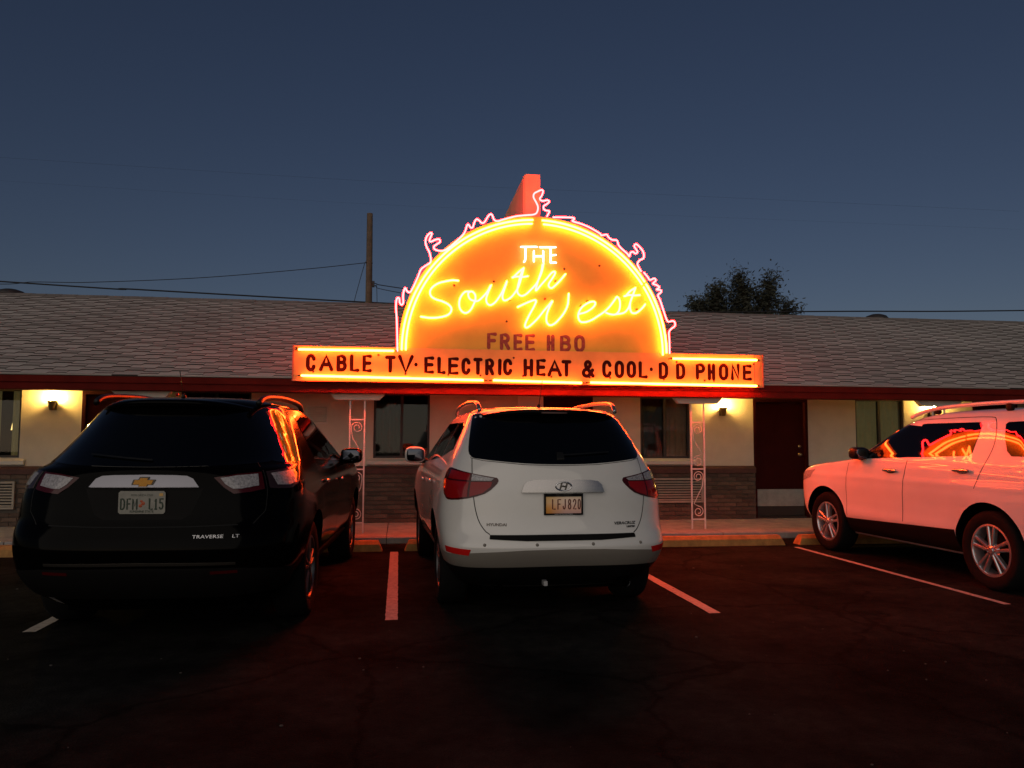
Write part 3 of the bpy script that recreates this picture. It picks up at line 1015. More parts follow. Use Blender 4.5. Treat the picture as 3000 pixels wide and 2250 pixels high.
WEST = [[[1.653,3.313],[1.736,3.355],[1.826,3.396],[1.899,3.421],[1.915,3.399],[1.882,3.32],[1.815,3.196],[1.765,3.083],[1.76,3.033],[1.793,3.023],[1.86,3.074],[1.95,3.166],[2.039,3.28],[2.118,3.371],[2.157,3.417],[2.107,3.315],[2.073,3.214],[2.068,3.124],[2.096,3.075],[2.141,3.065],[2.208,3.105],[2.299,3.208],[2.355,3.3],[2.384,3.39],[2.395,3.526]],[[2.549,3.238],[2.64,3.263],[2.72,3.31],[2.777,3.368],[2.783,3.413],[2.743,3.423],[2.675,3.399],[2.594,3.34],[2.543,3.26],[2.537,3.181],[2.571,3.126],[2.64,3.122],[2.731,3.153],[2.823,3.211],[2.926,3.282],[3.007,3.363],[3.077,3.456],[3.112,3.502],[3.147,3.469],[3.158,3.39],[3.14,3.299],[3.088,3.247],[3.018,3.245],[2.949,3.265]],[[3.088,3.247],[3.215,3.273],[3.285,3.348],[3.315,3.44],[3.35,3.532],[3.392,3.647]],[[3.392,3.647],[3.35,3.532],[3.315,3.44],[3.308,3.349],[3.331,3.282],[3.389,3.272],[3.447,3.307],[3.506,3.366],[3.536,3.407]],[[3.222,3.517],[3.298,3.536],[3.379,3.533],[3.455,3.541]],[[3.392,3.647],[3.31,3.594],[3.24,3.517]]]
THE = [[[1.695,4.187],[1.925,4.197]],[[1.759,4.179],[1.759,4.01],[1.74,3.97]],[[1.882,4.133],[1.883,3.981]],[[1.883,4.057],[2.021,4.063]],[[2.021,4.138],[2.021,3.986]],[[1.97,4.193],[2.202,4.202]],[[2.129,4.176],[2.129,3.973]],[[2.129,4.08],[2.203,4.089]],[[2.129,3.973],[2.208,3.976]]]
BARS = [[[-1.371,2.643],[-0.099,2.649]],[[-1.326,2.284],[1.155,2.256]],[[1.314,2.259],[2.574,2.239]],[[2.72,2.247],[5.233,2.232]],[[3.961,2.616],[5.241,2.618]]]
LOW = [["C",-1.285,-1.149,2.345,2.593],["A",-1.109,-0.911,2.351,2.593],["B",-0.873,-0.728,2.351,2.592],["L",-0.693,-0.556,2.347,2.596],["E",-0.521,-0.386,2.345,2.599],["T",-0.212,-0.06,2.347,2.59],["V",-0.033,0.19,2.334,2.604],["E",0.332,0.477,2.34,2.589],["L",0.516,0.64,2.335,2.584],["E",0.667,0.823,2.329,2.584],["C",0.857,0.991,2.332,2.578],["T",1.025,1.16,2.335,2.581],["R",1.194,1.329,2.329,2.578],["I",1.379,1.394,2.332,2.574],["C",1.452,1.588,2.333,2.578],["H",1.746,1.889,2.321,2.581],["E",1.93,2.074,2.329,2.584],["A",2.092,2.309,2.326,2.58],["T",2.3,2.449,2.329,2.573],["&",2.595,2.793,2.316,2.58],["C",2.902,3.047,2.321,2.581],["O",3.087,3.233,2.32,2.579],["O",3.268,3.413,2.323,2.578],["L",3.448,3.591,2.32,2.576],["D",3.753,3.901,2.316,2.573],["D",4.017,4.162,2.316,2.565],["P",4.321,4.471,2.319,2.565],["H",4.506,4.624,2.309,2.562],["O",4.678,4.83,2.311,2.566],["N",4.865,5.01,2.314,2.569],["E",5.051,5.199,2.311,2.559]]
FREE = [["F",1.219,1.365,2.705,2.95],["R",1.404,1.555,2.698,2.944],["E",1.599,1.736,2.691,2.941],["E",1.769,1.917,2.688,2.941],["H",2.085,2.201,2.69,2.937],["B",2.278,2.445,2.688,2.937],["O",2.488,2.651,2.688,2.942]]
DOTS = [[0.22,2.468],[3.642,2.459]]
HOLES = [[2.342,3.9],[2.211,3.719],[2.058,3.455],[1.54,3.42],[1.502,3.112],[2.68,3.442],[2.588,3.369],[3.429,3.338],[2.869,3.97],[1.313,3.684],[0.746,3.61],[-0.301,2.594],[-1.41,2.665],[-1.349,2.289],[-1.184,2.346],[0.076,2.335],[0.675,2.332],[1.129,2.328],[1.605,2.589],[1.742,2.33],[2.152,2.327],[2.719,2.327],[3.022,2.323],[3.832,2.313],[4.029,2.575],[4.458,2.308],[4.601,2.305],[5.23,2.566],[5.286,2.237],[3.949,2.625]]

# ================================================================== neon sign
sign = thing('motel_sign', 'glowing sunrise neon sign reading The South West above the eave', 'sign', (1.94, 11.1, 2.22))
CX, CZ = 1.937, 2.672
arch = MB()
arch.prism_y([(CX - 1.965, 2.701), (CX + 1.965, 2.701)] + arc(CX, CZ + .02, 1.965, 0, 180, 72)[1:-1], 11.052, 11.125)
arch.build('arch_board', 'sign_panel', sign)
bar = MB()
bar.prism_y([(-1.446, 2.222), (5.362, 2.222), (5.362, 2.700), (-1.446, 2.700)], 11.048, 11.126)
barp = bar.build('lower_board', 'sign_bar', sign)
for a, b, c, d in ((-1.466, -1.4465, 2.214, 2.708), (5.3625, 5.382, 2.214, 2.708)):
    MB().box(a, b, 11.040, 11.127, c, d).build('edge_strip', 'sign_edge', barp)
MB().box(-1.446, 5.362, 11.040, 11.127, 2.2140, 2.2215).build('edge_strip', 'sign_edge', barp)
MB().box(5.235, 5.243, 11.044, 11.0478, 2.225, 2.698).build('seam', 'sign_edge', barp)
fin = MB()
fin.box(1.79, 2.022, 11.306, 14.2, 3.3, 5.360)
finp = fin.build('fin', 'sign_fin', sign)
MB().box(1.803, 2.028, 11.290, 11.304, 3.3, 5.368).build('fin_face', 'sign_fin', finp)
MB().box(1.780, 1.789, 11.300, 11.318, 3.3, 5.33).build('flange', 'sign_fin', finp)
for xx in (0.6, 3.3):
    MB().tube([(xx, 11.13, 3.5), (xx, 12.9, 2.99)], .02, 8).build('brace', 'vent_metal', sign)


def neon(path, m, name='neon_tube', y=10.985, r=.0140, k=4):
    mb = MB()
    mb.stroke(catmull(path, k), y, r, r, n=7, ends=2)
    o = mb.build(name, m, sign, smooth=True)
    return o


for p in FLAME:
    tag(neon(p, 'neon_red', y=11.0, r=.0125), label='pink flame-shaped neon tube')
for p in SOUTH + WEST:
    neon(p, 'neon_yellow', y=10.985)
for p in THE:
    neon(p, 'neon_white', y=10.985, r=.011)
for p in BARS:
    neon(p, 'neon_yellow', y=10.985, r=.0155)
    for q in (p[0], p[-1]):
        d = -1 if q is p[0] else 1
        MB().tube([(q[0] + d * .004, 10.985, q[1]), (q[0] + d * .045, 10.985, q[1]), (q[0] + d * .055, 11.047, q[1])], .009, 6).build('electrode', 'hole', sign)
for r_, cuts in ((1.918, ((180, 92.2), (87.8, 34), (32.5, 1))), (1.862, ((180, 92.6), (87.2, 33.6), (32.0, 0)))):
    for a0, a1 in cuts:
        mb = MB()
        mb.stroke(arc(CX, CZ, r_, a0, a1, max(6, int(abs(a0 - a1) / 2))), 10.985, .0140, .0140, n=7, ends=2)
        mb.build('neon_tube', 'neon_yellow', sign, smooth=True)
for ch, x0, x1, z0, z1 in LOW:
    w = .0265
    letter(ch, x0 + w, max(x1 - w, x0 + w + .001), z0 + w, z1 - w, 11.0475, w, .003).build('letter', 'letter_paint', barp)
for x, z in DOTS:
    letter('I', x - .001, x + .001, z - .004, z + .004, 11.0475, .024, .003).build('letter', 'letter_paint', barp)
for ch, x0, x1, z0, z1 in FREE:
    w = .0265
    letter(ch, x0 + w, x1 - w, z0 + w, z1 - w, 11.0515, w, .0025).build('letter', 'letter_faded', sign)
for x, z in HOLES:
    MB().lathe([(0, -.012), (.013, -.012), (.016, 0)], (x, 11.0478, z), 'y', 10).build('tube_support', 'hole', sign)

# ================================================================== utility pole and wires
pole = thing('utility_pole', 'weathered wooden utility pole behind the motel roof', 'pole', (-0.88, 22.0, 0))
MB().tube([(-0.88, 22, 0), (-0.885, 22, 4), (-0.90, 22, 7.74)], .1, 14, radii=[.12, .10, .082]).build('shaft', 'wood_pole', pole, smooth=True)
MB().box(-0.80, -0.74, 21.95, 22.05, 5.66, 5.82).build('bracket', 'vent_metal', pole)
MB().tube([(-1.00, 21.96, 6.34), (-0.80, 21.96, 6.33)], .025, 8).build('clamp', 'vent_metal', pole)


def wire(pts, r, label, name='overhead_wire'):
    o = MB().tube(catmull(pts, 8), r, 6).build(name, 'cable', None, smooth=True)
    return tag(o, label, 'wire', 'overhead wires')


wire([(-40, 22.2, 6.75), (-10.4, 22, 5.50), (-7.0, 22, 5.394), (-.3, 22, 5.21), (4, 22, 5.16), (7.9, 22, 5.195), (13.65, 22, 5.373), (19.5, 22, 5.56), (40, 22, 6.4)], .020, 'thick cable sagging low along the roof ridge')
wire([(-40, 22.4, 6.3), (-9.93, 22.2, 5.24), (-7.52, 22.2, 5.175), (-3, 22.2, 5.05), (-.9, 22.05, 5.0)], .014, 'lower cable dipping behind the roof at far left')
wire([(-1.0, 21.97, 6.33), (-2.58, 22, 6.106), (-5.28, 22, 5.776), (-7.88, 22, 5.569), (-9.4, 22, 5.518), (-14, 22, 5.5), (-40, 22, 6.6)], .010, 'thin wire dropping leftward from high on the pole')
wire([(-.76, 21.97, 5.765), (.04, 22, 5.646), (6, 22, 5.0)], .012, 'short wire leaving the pole bracket toward the sign')
wire([(-.76, 21.97, 5.70), (.04, 22, 5.51), (6, 22, 4.7)], .010, 'lower short wire leaving the pole toward the sign')
wire([(-1.02, 22.0, 6.32), (-1.31, 22.0, 5.15), (-2.5, 22, .1)], .009, 'guy wire slanting down beside the pole', 'guy_wire')
wire([(-.72, 22.0, 5.72), (-.66, 22.0, 5.15), (-.6, 22, .1)], .009, 'slack wire hanging just right of the pole', 'guy_wire')
wire([(-30, 60, 21.6), (-2, 60, 21.2), (22, 60, 21.3), (53, 60, 21.4)], .0045, 'faint thin wire high across the sky')
wire([(-30, 60, 19.9), (-2, 60, 19.4), (22, 60, 19.6), (53, 60, 19.8)], .003, 'second faint wire across the sky above the sign')


# ================================================================== tree behind the roof
def tree(base, blobs, label, seed, nleaf):
    rnd = random.Random(seed)
    t = thing('tree', label, 'tree', base)
    tr = MB()
    bx, by, bz = base
    top = Vector((bx + .1, by, 4.6))
    tr.tube([(bx, by, 0), (bx + .05, by, 2), top], .2, 10, radii=[.30, .24, .19])
    for c, r in blobs:
        e = Vector(c)
        mid = top.lerp(e, .5) + Vector((rnd.uniform(-.3, .3), rnd.uniform(-.3, .3), .1))
        tr.tube(catmull([tuple(top), tuple(mid), tuple(e + Vector((0, 0, r[2] * .5)))], 4), .06, 6, radii=None)
        for j in range(7):
            d = Vector((rnd.gauss(0, 1), rnd.gauss(0, 1), rnd.gauss(.4, .8))).normalized()
            q = e + Vector((d.x * r[0], d.y * r[1], d.z * r[2])) * rnd.uniform(.7, 1.05)
            tr.tube([tuple(mid.lerp(e, rnd.random())), tuple(e.lerp(q, .6)), tuple(q)], .018, 4, radii=[.03, .018, .006])
    tr.build('trunk', 'bark', t, smooth=True)
    vs, fs = [], []
    tot = sum(r[0] * r[2] for c, r in blobs)
    for c, r in blobs:
        n = int(nleaf * r[0] * r[2] / tot)
        clumps = []
        for j in range(max(8, n // 45)):
            d = Vector((rnd.gauss(0, 1), rnd.gauss(0, 1), rnd.gauss(0, 1))).normalized() * (rnd.random() ** .45)
            clumps.append((Vector(c) + Vector((d.x * r[0], d.y * r[1], d.z * r[2])), rnd.uniform(.10, .24)))
        for j in range(n):
            cc, cr = rnd.choice(clumps)
            p = cc + Vector((rnd.gauss(0, cr), rnd.gauss(0, cr), rnd.gauss(0, cr * 1.2)))
            a = Vector((rnd.gauss(0, 1), rnd.gauss(0, 1), rnd.gauss(0, 1))).normalized()
            b = a.orthogonal().normalized()
            s = rnd.uniform(.035, .075)
            k = len(vs)
            vs += [tuple(p - a * s * 1.5), tuple(p + b * s * .6), tuple(p + a * s * 1.5), tuple(p - b * s * .6)]
            fs.append((k, k + 1, k + 2, k + 3))
    me = bpy.data.meshes.new('crown')
    me.from_pydata([tuple(Vector(v) - ORG[t]) for v in vs], [], fs)
    me.materials.append(MATS['leaf'])
    link('crown', me, t)


tree((13.9, 30.0, 0), [((12.72, 30, 7.22), (.42, .55, .58)), ((11.85, 30, 6.80), (.40, .5, .34)), ((12.55, 30, 6.75), (.55, .5, .35)), ((13.62, 30, 7.78), (.26, .45, .60)), ((13.78, 30, 7.05), (.50, .6, .70)), ((14.98, 30, 7.65), (.24, .45, .58)),
                       ((14.75, 30, 7.0), (.62, .6, .62)), ((15.65, 30, 6.78), (.48, .5, .34)), ((13.9, 30, 6.1), (2.2, .9, .62))], 'bushy dark tree rising behind the roof ridge', 5, 15500)

# ================================================================== cars
def pchip(xs, ys, x):
    n = len(xs)
    if x <= xs[0]:
        return ys[0]
    if x >= xs[-1]:
        return ys[-1]
    h = [xs[i + 1] - xs[i] for i in range(n - 1)]
    d = [(ys[i + 1] - ys[i]) / h[i] for i in range(n - 1)]
    m = [0.0] * n
    m[0], m[-1] = d[0], d[-1]
    for i in range(1, n - 1):
        if d[i - 1] * d[i] > 0:
            w1, w2 = 2 * h[i] + h[i - 1], h[i] + 2 * h[i - 1]
            m[i] = (w1 + w2) / (w1 / d[i - 1] + w2 / d[i])
    i = max(j for j in range(n - 1) if xs[j] <= x)
    t = (x - xs[i]) / h[i]
    return ((2 * t ** 3 - 3 * t ** 2 + 1) * ys[i] + (t ** 3 - 2 * t ** 2 + t) * h[i] * m[i]
            + (-2 * t ** 3 + 3 * t ** 2) * ys[i + 1] + (t ** 3 - t ** 2) * h[i] * m[i + 1])


class Car:
    """A car body stacked from horizontal outlines; y runs forward from the rear bumper."""

    def __init__(self, root, keys, wheels, rw, paint, flare=0.02, side=None):
        self.root, self.keys, self.wheels, self.rw, self.flare, self.side = root, keys, wheels, rw, flare, side
        zs = [k[0] for k in keys]
        self.zs = zs
        self.cols = [[k[i] for k in keys] for i in range(1, 8)]
        lev = []
        for i in range(len(zs) - 1):
            n = max(3, int((zs[i + 1] - zs[i]) / 0.018))
            lev += [zs[i] + (zs[i + 1] - zs[i]) * j / n for j in range(n)]
        lev.append(zs[-1])
        A = [self.half(z) for z in lev]
        m = len(A[0])
        vs, fs = [], []
        ring = 2 * m - 2
        for z, h in zip(lev, A):
            full = h + [(-x, y) for x, y in reversed(h[1:-1])]
            vs += [(x, y, z) for x, y in full]
        for i in range(len(lev) - 1):
            for k in range(ring):
                k2 = (k + 1) % ring
                fs.append((i * ring + k, i * ring + k2, (i + 1) * ring + k2, (i + 1) * ring + k))
        for base in (0, (len(lev) - 1) * ring):
            for k in range(m - 1):
                l1 = base + (ring - k) % ring
                l2 = base + (ring - k - 1) % ring
                q = [base + k, base + k + 1, l2, l1]
                q = [v for j, v in enumerate(q) if v not in q[:j]]
                if len(q) > 2:
                    fs.append(tuple(q))
        mb = MB().add(vs, fs)
        me = mb.mesh('body', [paint, 'well'], smooth=True)
        bm = bmesh.new()
        bm.from_mesh(me)
        bmesh.ops.remove_doubles(bm, verts=bm.verts, dist=1e-5)
        bm.to_mesh(me)
        bm.free()
        me.update()
        self.bvh = BVHTree.FromPolygons([v.co.copy() for v in me.vertices], [tuple(p.vertices) for p in me.polygons])
        self.pn = [v.normal.copy() for v in me.vertices]
        self.pv = [v.co.copy() for v in me.vertices]
        self.pf = [tuple(p.vertices) for p in me.polygons]
        o = link('body', me, root)
        # wheel wells
        cut = MB()
        for yw in wheels:
            for s in (-1, 1):
                cut.lathe([(0, .55), (rw + .078, .55), (rw + .078, 1.3), (0, 1.3)] if s > 0 else [(0, -1.3), (rw + .078, -1.3), (rw + .078, -.55), (0, -.55)], (0, yw, rw + .005), 'x', 48)
                cut.box(.56 if s > 0 else -1.29, 1.29 if s > 0 else -.56, yw - rw - .05, yw + rw + .05, -.1, rw * .6)
        cme = cut.mesh('cutter', ['well', 'well'])
        cme.polygons.foreach_set('material_index', [1] * len(cme.polygons))
        bmc = bmesh.new()
        bmc.from_mesh(cme)
        bmesh.ops.remove_doubles(bmc, verts=bmc.verts, dist=1e-5)
        bmesh.ops.recalc_face_normals(bmc, faces=bmc.faces)
        bmc.to_mesh(cme)
        bmc.free()
        co = bpy.data.objects.new('cutter', cme)
        COL.objects.link(co)
        co.matrix_world = root_matrix(root)
        md = o.modifiers.new('wells', 'BOOLEAN')
        md.operation = 'DIFFERENCE'
        md.object = co
        md.solver = 'EXACT'
        md.use_self = True
        bpy.context.view_layer.update()
        dg = bpy.context.evaluated_depsgraph_get()
        nm = bpy.data.meshes.new_from_object(o.evaluated_get(dg))
        o.modifiers.clear()
        o.data = nm
        nm.name = 'body'
        nm.set_sharp_from_angle(angle=R(50))
        bpy.data.objects.remove(co)
        self.body = o

    def half(self, z):
        yr, yf, w, Dr, nr, Df, nf = [pchip(self.zs, c, z) for c in self.cols]
        out = []
        N = 22
        for i in range(N + 1):
            t = PI / 2 * i / N
            out.append((w * math.sin(t) ** (2 / nr), yr + Dr * (1 - math.cos(t) ** (2 / nr))))
        a, b = yr + Dr, yf - Df
        for i in range(1, 40):
            out.append((w, a + (b - a) * i / 40))
        for i in range(N, -1, -1):
            t = PI / 2 * i / N
            out.append((w * math.sin(t) ** (2 / nf), yf - Df * (1 - math.cos(t) ** (2 / nf))))
        res = []
        for x, y in out:
            s = x / max(w, 1e-6)
            if z < 1.05:
                g = sum(math.exp(-((y - yw) / 0.43) ** 2) for yw in self.wheels)
                x += self.flare * g * s ** 6 * max(0, 1 - ((z - 0.62) / 0.42) ** 2)
            if self.side:
                x += self.side(y, z) * s ** 6
            res.append((max(0.0, x), y))
        res[0] = (0.0, res[0][1])
        res[-1] = (0.0, res[-1][1])
        return res

    def lip(self, x, z):
        """rear outline y at half-width x and height z."""
        h = self.half(z)
        for (xa, ya), (xb, yb) in zip(h, h[1:]):
            if xa <= abs(x) <= xb:
                return ya + (yb - ya) * (abs(x) - xa) / max(xb - xa, 1e-6)
        return h[24][1]

    def hit(self, mode, a, b):
        if mode == 'rear':
            o, d = Vector((a, -2, b)), Vector((0, 1, 0))
        elif mode == 'left':
            o, d = Vector((-3, a, b)), Vector((1, 0, 0))
        elif mode == 'right':
            o, d = Vector((3, a, b)), Vector((-1, 0, 0))
        elif mode == 'front':
            o, d = Vector((a, 9, b)), Vector((0, -1, 0))
        elif mode == 'top':
            o, d = Vector((a, b, 4)), Vector((0, 0, -1))
        else:  # wrap: a = degrees round a vertical axis ahead of the rear end
            d = Vector((-math.sin(R(a)), math.cos(R(a)), 0))
            o = Vector((0, 1.2, b)) - d * 4
        loc, nor, idx, dist = self.bvh.ray_cast(o, d)
        if loc is None:
            return None, None
        f = self.pf[idx]
        n = Vector((0, 0, 0))
        for v in f:
            n += self.pn[v] / ((self.pv[v] - loc).length + 1e-4)
        n.normalize()
        if n.dot(d) > 0:
            n = -n
        return loc, n

    def patch(self, name, mode, poly, m, off=0.003, thick=0.006, parent=None, step=0.035, smooth_poly=0, deg=False):
        """a panel that follows the body: poly in the view's own 2D axes."""
        if smooth_poly:
            poly = poly + [poly[0]]
            poly = catmull(poly, smooth_poly)[:-1]
        sx = 1 / 57.3 if deg else 1.0
        P = []
        n = len(poly)
        for i in range(n):
            a, b = Vector(poly[i]), Vector(poly[(i + 1) % n])
            L = math.hypot((b.x - a.x) * sx, b.y - a.y)
            q = max(1, int(L / step))
            P += [a.lerp(b, j / q) for j in range(q)]
        nb = len(P)
        x0, x1 = min(p.x for p in P), max(p.x for p in P)
        y0, y1 = min(p.y for p in P), max(p.y for p in P)
        stx = step / sx

        def inside(p):
            c = False
            for i in range(nb):
                a, b = P[i], P[(i + 1) % nb]
                if (a.y > p.y) != (b.y > p.y) and p.x < (b.x - a.x) * (p.y - a.y) / (b.y - a.y) + a.x:
                    c = not c
            return c
        pts = list(P)
        gy = y0 + step * .5
        row = 0
        while gy < y1:
            gx = x0 + stx * (.5 if row % 2 else 1.0)
            while gx < x1:
                p = Vector((gx, gy))
                if inside(p) and min(((p.x - q.x) * sx) ** 2 + (p.y - q.y) ** 2 for q in P) > (step * .45) ** 2:
                    pts.append(p)
                gx += stx
            gy += step
            row += 1
        sc = [Vector((p.x * sx, p.y)) for p in pts]
        v2, e2, f2, ov, oe, of = delaunay_2d_cdt(sc, [], [list(range(nb))], 1, 1e-6)
        V, N = [], []
        ok = True
        for p in v2:
            l, nn = self.hit(mode, p.x / sx, p.y)
            if l is None:
                l, nn = (V[-1] if V else Vector((0, 0, 0))), (N[-1] if N else Vector((0, -1, 0)))
            V.append(l)
            N.append(nn)
        top = [v + nn * off for v, nn in zip(V, N)]
        faces = [tuple(f) for f in f2]
        # orient outward
        g = []
        for f in faces:
            c = (top[f[1]] - top[f[0]]).cross(top[f[2]] - top[f[0]])
            g.append(f if c.dot(N[f[0]]) > 0 else tuple(reversed(f)))
        cnt = {}
        for f in g:
            for i in range(len(f)):
                e = (f[i], f[(i + 1) % len(f)])
                cnt[e] = 1
        bd = [e for e in cnt if (e[1], e[0]) not in cnt]
        vs = list(top)
        nrm = list(N)
        idx = {}
        for a, b in bd:
            for q in (a, b):
                if q not in idx:
                    idx[q] = len(vs)
                    vs.append(V[q] + N[q] * (off - thick))
                    nrm.append(N[q])
        sk = [(b, a, idx[a], idx[b]) for a, b in bd]
        me = bpy.data.meshes.new(name)
        me.from_pydata([tuple(v) for v in vs], [], g + sk)
        me.materials.append(MATS[m])
        me.polygons.foreach_set('use_smooth', [True] * len(g) + [False] * len(sk))
        me.update()
        me.normals_split_custom_set_from_vertices([tuple(q) for q in nrm])
        return link(name, me, parent or self.root)

    def ribbon(self, name, mode, path, m='gap', w=0.006, off=0.0016, parent=None, step=0.03, k=0, deg=False):
        if k:
            path = catmull(path, k)
        sx = 1 / 57.3 if deg else 1.0
        P = []
        for i in range(len(path) - 1):
            a, b = Vector(path[i]), Vector(path[i + 1])
            q = max(1, int(math.hypot((b.x - a.x) * sx, b.y - a.y) / step))
            P += [a.lerp(b, j / q) for j in range(q)]
        P.append(Vector(path[-1]))
        H = []
        for p in P:
            l, nn = self.hit(mode, p.x, p.y)
            if l is not None:
                H.append((l, nn))
        vs, fs = [], []
        for i, (l, nn) in enumerate(H):
            t = (H[min(len(H) - 1, i + 1)][0] - H[max(0, i - 1)][0])
            t = t.normalized() if t.length > 1e-9 else Vector((0, 0, 1))
            s = nn.cross(t).normalized() * (w / 2)
            vs += [tuple(l + nn * off - s), tuple(l + nn * off + s)]
        for i in range(len(H) - 1):
            fs.append((2 * i, 2 * i + 1, 2 * i + 3, 2 * i + 2))
        me = bpy.data.meshes.new(name)
        me.from_pydata(vs, [], fs)
        me.materials.append(MATS[m])
        return link(name, me, parent or self.root)

    def lettering(self, txt, x, z, size, m, parent=None, mode='rear', shear=0.0, sx=1.0, bold=0.0):
        vs, fs = text_mesh(txt, size, bold, shear)
        out = []
        for a, b, c in vs:
            l, nn = self.hit(mode, x + a * sx, z + b)
            out.append(tuple(l + nn * 0.004))
        me = bpy.data.meshes.new('lettering')
        me.from_pydata(out, [], fs)
        me.materials.append(MATS[m])
        return link('lettering', me, parent or self.root)


def root_matrix(root):
    return Matrix.Translation(root.location) @ Matrix.Rotation(root.rotation_euler.z, 4, 'Z')


WHEELS = {}


def wheel(root, x, y, r, wdt, style):
    """tyre and alloy rim with its face on the outer side."""
    s = -1 if x < 0 else 1
    key = (style, s, r)
    rr = r * 0.675
    if key not in WHEELS:
        h = wdt / 2
        ty = MB().lathe([(rr - .01, -h * .8), (rr + .012, -h * .92), (r - .05, -h), (r - .018, -h * .93), (r, -h * .7), (r, h * .7), (r - .018, h * .93), (r - .05, h), (rr + .012, h * .92), (rr - .01, h * .8)], (0, 0, 0), 'x', 48)
        tm = ty.mesh('tyre', 'tyre', smooth=True)
        f = s * h * .72
        rim = MB().lathe([(rr - .012, -s * h * .6), (rr - .004, f + s * .018), (rr - .022, f + s * .020), (rr - .030, f + s * .004), (rr - .034, -s * h * .55)], (0, 0, 0), 'x', 48)
        al = 'alloy_dark' if style == 'dark' else 'alloy'
        rm = rim.mesh('rim', al, smooth=True, angle=R(40))
        dk = MB().lathe([(0, 0), (rr - .03, 0)], (-s * .01, 0, 0), 'x', 32).mesh('brake_disc', 'cladding_dark')
        sp = MB()
        pairs = 5
        for k in range(pairs):
            for q in (-1, 1):
                a = 2 * PI * k / pairs + PI / 2 + q * (0.17 if style != 'plain' else 0.2)
                a0 = 2 * PI * k / pairs + PI / 2 + q * 0.30
                p0 = (math.cos(a0) * .045, math.sin(a0) * .045)
                p1 = (math.cos(a) * (rr - .024), math.sin(a) * (rr - .024))
                dx, dz = p1[0] - p0[0], p1[1] - p0[1]
                L = math.hypot(dx, dz)
                nx, nz = -dz / L, dx / L
                w0, w1 = .013, .017
                vs = []
                for (px, pz), w, fx in ((p0, w0, f + s * .008), (p1, w1, f + s * .006)):
                    for e, dd in ((-1, 0), (-.55, .008), (.55, .008), (1, 0)):
                        vs.append((fx + s * dd, px + nx * w * e, pz + nz * w * e))
                    vs.append((fx - s * .035, px + nx * w, pz + nz * w))
                    vs.append((fx - s * .035, px - nx * w, pz - nz * w))
                sp.add(vs, [(0, 1, 7, 6), (1, 2, 8, 7), (2, 3, 9, 8), (3, 4, 10, 9), (5, 0, 6, 11), (4, 5, 11, 10)])
        spm = sp.mesh('spokes', al, smooth=False)
        hub = MB().lathe([(0, s * .022), (.026, s * .022), (.034, s * .014), (.062, s * .004), (.075, -s * .02)], (f, 0, 0), 'x', 24).mesh('hub_cap', al, smooth=True, angle=R(35))
        WHEELS[key] = (tm, rm, dk, spm, hub)
    tm, rm, dk, spm, hub = WHEELS[key]
    w = link('wheel', tm, root)
    w.location = (x, y, r + 0.002)
    for nme, me in (('rim', rm), ('brake_disc', dk), ('spokes', spm), ('hub_cap', hub)):
        link(nme, me, w)
    return w


def side_mirror(root, s, x, y, z, paint, rx=.10, ry=.085, rz=.075):
    mb = MB()
    mb.sellip((s * (x + rx * .9), y, z), rx, ry, rz, .62, 24, 14)
    o = mb.build('side_mirror', paint, root, smooth=True)
    MB().sellip((s * (x + .01), y + .03, z - rz * .75), .07, .04, .03, .8, 16, 8).build('arm', 'car_trim', o, smooth=True)
    g = MB()
    g.sellip((s * (x + rx * .9), y - ry * .80, z), rx * .84, .016, rz * .80, .5, 24, 10)
    g.build('mirror_glass', 'mirror', o, smooth=True)
    return o


def roof_rail(root, s, pts, r=.017, m='car_trim', feet=()):
    o = MB().tube(catmull([(s * a, b, c) for a, b, c in pts], 6), r, 10).build('roof_rail', m, root, smooth=True)
    for f in feet:
        MB().sellip((s * f[0], f[1], f[2]), .022, .06, .035, .7, 14, 8).build('foot', m, o, smooth=True)
    return o


def plate(root, x, y, z, w, h, face, tilt=0.0, frame=None):
    """licence plate board facing backwards; returns the board."""
    c = .012
    poly = [(x - w / 2 + c, z - h / 2), (x + w / 2 - c, z - h / 2), (x + w / 2, z - h / 2 + c), (x + w / 2, z + h / 2 - c), (x + w / 2 - c, z + h / 2), (x - w / 2 + c, z + h / 2), (x - w / 2, z + h / 2 - c), (x - w / 2, z - h / 2 + c)]
    o = MB().prism_y(poly, y, y + .003).build('license_plate', face, root)
    return o


def plate_text(parent, chars, y, z0, z1, m, r=.0048):
    for ch, x0, x1 in chars:
        letter(ch, x0 + r, x1 - r, z0, z1, y - .0015, r, .0012).build('character', m, parent)


def flat_text(parent, txt, x, y, z, size, m, sx=1.0, bold=0.0, shear=0.0):
    vs, fs = text_mesh(txt, size, bold, shear)
    me = bpy.data.meshes.new('lettering')
    me.from_pydata([(x + a * sx, y, z + b) for a, b, c in vs], [], fs)
    me.materials.append(MATS[m])
    return link('lettering', me, parent)


